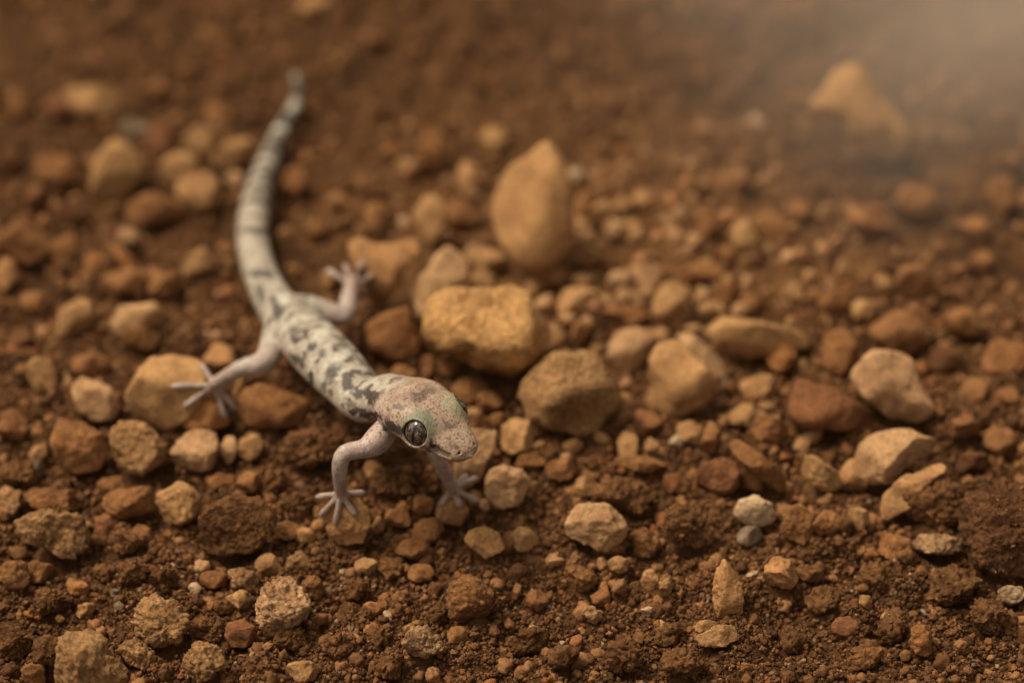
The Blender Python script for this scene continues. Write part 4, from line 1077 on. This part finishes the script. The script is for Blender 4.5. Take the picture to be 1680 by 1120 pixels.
def make_eye():
    m, nt, b = mat("gecko_eye")
    tc = node(nt, "ShaderNodeTexCoord"); sep = node(nt, "ShaderNodeSeparateXYZ")
    nt.links.new(tc.outputs["Object"], sep.inputs[0])
    nz = node(nt, "ShaderNodeTexNoise", Scale=1500.0, Detail=4.0, Roughness=0.65)
    v2 = node(nt, "ShaderNodeTexVoronoi", Scale=2100.0); v2.feature = 'DISTANCE_TO_EDGE'
    nzw = node(nt, "ShaderNodeTexNoise", Scale=1600.0, Detail=3.0)
    add = node(nt, "ShaderNodeVectorMath", operation='MULTIPLY_ADD'); add.inputs[1].default_value = (.0007, .0007, .0007)
    nt.links.new(tc.outputs["Object"], nz.inputs["Vector"]); nt.links.new(tc.outputs["Object"], nzw.inputs["Vector"])
    nt.links.new(nzw.outputs["Color"], add.inputs[0]); nt.links.new(tc.outputs["Object"], add.inputs[2]); nt.links.new(add.outputs[0], v2.inputs["Vector"])
    iris = ramp(nt, nz.outputs[0], [(0.34, (.022, .015, .010)), (0.5, (.095, .066, .045)), (0.66, (.33, .245, .17))])
    vein = ramp(nt, v2.outputs["Distance"], [(0.0, grey(0.06)), (0.06, grey(.3)), (0.16, grey(1))])
    c = mixrgb(nt, 'MULTIPLY', 0.9, iris, vein)
    # slit pupil with a crinkled edge (local y runs along the slit)
    ab = node(nt, "ShaderNodeMath", operation='MULTIPLY_ADD'); nt.links.new(nz.outputs[0], ab.inputs[0]); ab.inputs[1].default_value = .0007; ab.inputs[2].default_value = -.00035
    ad = node(nt, "ShaderNodeMath", operation='ADD'); nt.links.new(sep.outputs[0], ad.inputs[0]); nt.links.new(ab.outputs[0], ad.inputs[1])
    aa = node(nt, "ShaderNodeMath", operation='ABSOLUTE'); nt.links.new(ad.outputs[0], aa.inputs[0])
    sl_ = node(nt, "ShaderNodeMapRange"); sl_.inputs[1].default_value = .00010; sl_.inputs[2].default_value = .00018
    nt.links.new(aa.outputs[0], sl_.inputs[0])
    c = mixrgb(nt, 'MIX', sl_.outputs[0], (.004, .003, .003), c)
    nt.links.new(c, b.inputs["Base Color"])
    b.inputs["Metallic"].default_value = 0.0
    b.inputs["Roughness"].default_value = 0.6
    b.inputs["Specular IOR Level"].default_value = 0.1
    b.inputs["Coat Weight"].default_value = 0.75
    b.inputs["Coat Roughness"].default_value = 0.03
    bp = node(nt, "ShaderNodeBump", Strength=0.3, Distance=0.0001); nt.links.new(nz.outputs[0], bp.inputs["Height"]); nt.links.new(bp.outputs[0], b.inputs["Normal"])
    return m

base = np.array([SPP[16][0], SPP[16][1], 0.0]); base[2] = tz(base[0], base[1])
gecko = bpy.data.objects.new("gecko", None); COL.objects.link(gecko)
gecko.empty_display_size = 0.005
gecko.location = Vector(base * MM)
gecko["label"] = "pale grey gecko with dark blotches standing on the stones, green eyelids, banded tail"
gecko["category"] = "gecko"
me = mesh_from("body", (V - base) * MM, F, make_skin())
ca_ = me.color_attributes.new("skin", 'FLOAT_COLOR', 'POINT')
ca_.data.foreach_set("color", np.concatenate([np.clip(col, 0, 1), np.ones((len(V), 1))], 1).astype(np.float32).ravel())
body = bpy.data.objects.new("body", me); COL.objects.link(body); body.parent = gecko
M_EYE = make_eye()
for sgn in (-1, 1):
    ec, ax = EA[sgn]
    D, FI = ico(5)
    up = HU - ax * (HU @ ax); up = up - .08 * HF; up -= ax * (up @ ax); up /= np.linalg.norm(up)
    rt = np.cross(up, ax)
    P = D * 1.74
    em = mesh_from("eye", P * MM, FI, M_EYE)
    eo = bpy.data.objects.new("eye", em); COL.objects.link(eo); eo.parent = gecko
    mw = Matrix(((rt[0], up[0], ax[0]), (rt[1], up[1], ax[1]), (rt[2], up[2], ax[2])))
    eo.rotation_euler = mw.to_euler(); eo.location = Vector((ec - base) * MM)
    eo["label"] = "bronze eye with a crinkled black vertical slit pupil"
print("GECKO", len(V), len(F), "eye", EYE_R, "HO px", project(HO[None]), "feet", {k: v[0].round(1).tolist() for k, v in FEET.items()})

# ------------------------------------------------------------------ haze volume added over the far soil to give a corner glow
def corner_haze():
    D, Fa = ico(4)
    c = at_z(1700, -20, 9.0); ext = np.array([92.0, 84.0, 22.0])
    c[2] = ext[2] * .55
    P = D * ext
    m = bpy.data.materials.new("corner_haze"); m.use_nodes = True; nt = m.node_tree
    for n in list(nt.nodes):
        if n.type == 'BSDF_PRINCIPLED': nt.nodes.remove(n)
    out = next(n for n in nt.nodes if n.type == 'OUTPUT_MATERIAL')
    pv = nt.nodes.new("ShaderNodeVolumePrincipled")
    pv.inputs["Color"].default_value = (.94, .82, .68, 1); pv.inputs["Anisotropy"].default_value = 0.1
    tc = nt.nodes.new("ShaderNodeTexCoord")
    sc = nt.nodes.new("ShaderNodeVectorMath"); sc.operation = 'DIVIDE'; sc.inputs[1].default_value = tuple(ext * MM)
    ln = nt.nodes.new("ShaderNodeVectorMath"); ln.operation = 'LENGTH'
    nt.links.new(tc.outputs["Object"], sc.inputs[0]); nt.links.new(sc.outputs[0], ln.inputs[0])
    fall = nt.nodes.new("ShaderNodeMapRange"); fall.interpolation_type = 'SMOOTHERSTEP'
    fall.inputs[1].default_value = 1.0; fall.inputs[2].default_value = 0.0; fall.inputs[3].default_value = 0.0; fall.inputs[4].default_value = 1.0
    nt.links.new(ln.outputs["Value"], fall.inputs[0])
    nz = nt.nodes.new("ShaderNodeTexNoise"); nz.inputs["Scale"].default_value = 24.0; nz.inputs["Detail"].default_value = 4.0
    nt.links.new(tc.outputs["Object"], nz.inputs["Vector"])
    nr = nt.nodes.new("ShaderNodeMapRange"); nr.inputs[1].default_value = .25; nr.inputs[2].default_value = .75; nr.inputs[3].default_value = 0.0; nr.inputs[4].default_value = 1.8
    nt.links.new(nz.outputs[0], nr.inputs[0])
    m1 = nt.nodes.new("ShaderNodeMath"); m1.operation = 'MULTIPLY'; nt.links.new(fall.outputs[0], m1.inputs[0]); nt.links.new(nr.outputs[0], m1.inputs[1])
    m2 = nt.nodes.new("ShaderNodeMath"); m2.operation = 'MULTIPLY'; m2.inputs[1].default_value = 17.0; nt.links.new(m1.outputs[0], m2.inputs[0])
    nt.links.new(m2.outputs[0], pv.inputs["Density"]); nt.links.new(pv.outputs[0], out.inputs["Volume"])
    me = mesh_from("haze_volume", P * MM, Fa, m)
    o = bpy.data.objects.new("haze_volume", me); COL.objects.link(o); o.location = Vector(c * MM)
    o["kind"] = "stuff"; o["label"] = "added pale haze over the far soil, imitating a corner glow"; o["category"] = "corner_haze"
corner_haze()
tris = sum((len(o.data.polygons) * (2 if o.name.startswith(("ground", "body")) else 1)) for o in SC.objects if o.type == 'MESH')
print("TRIS", tris)
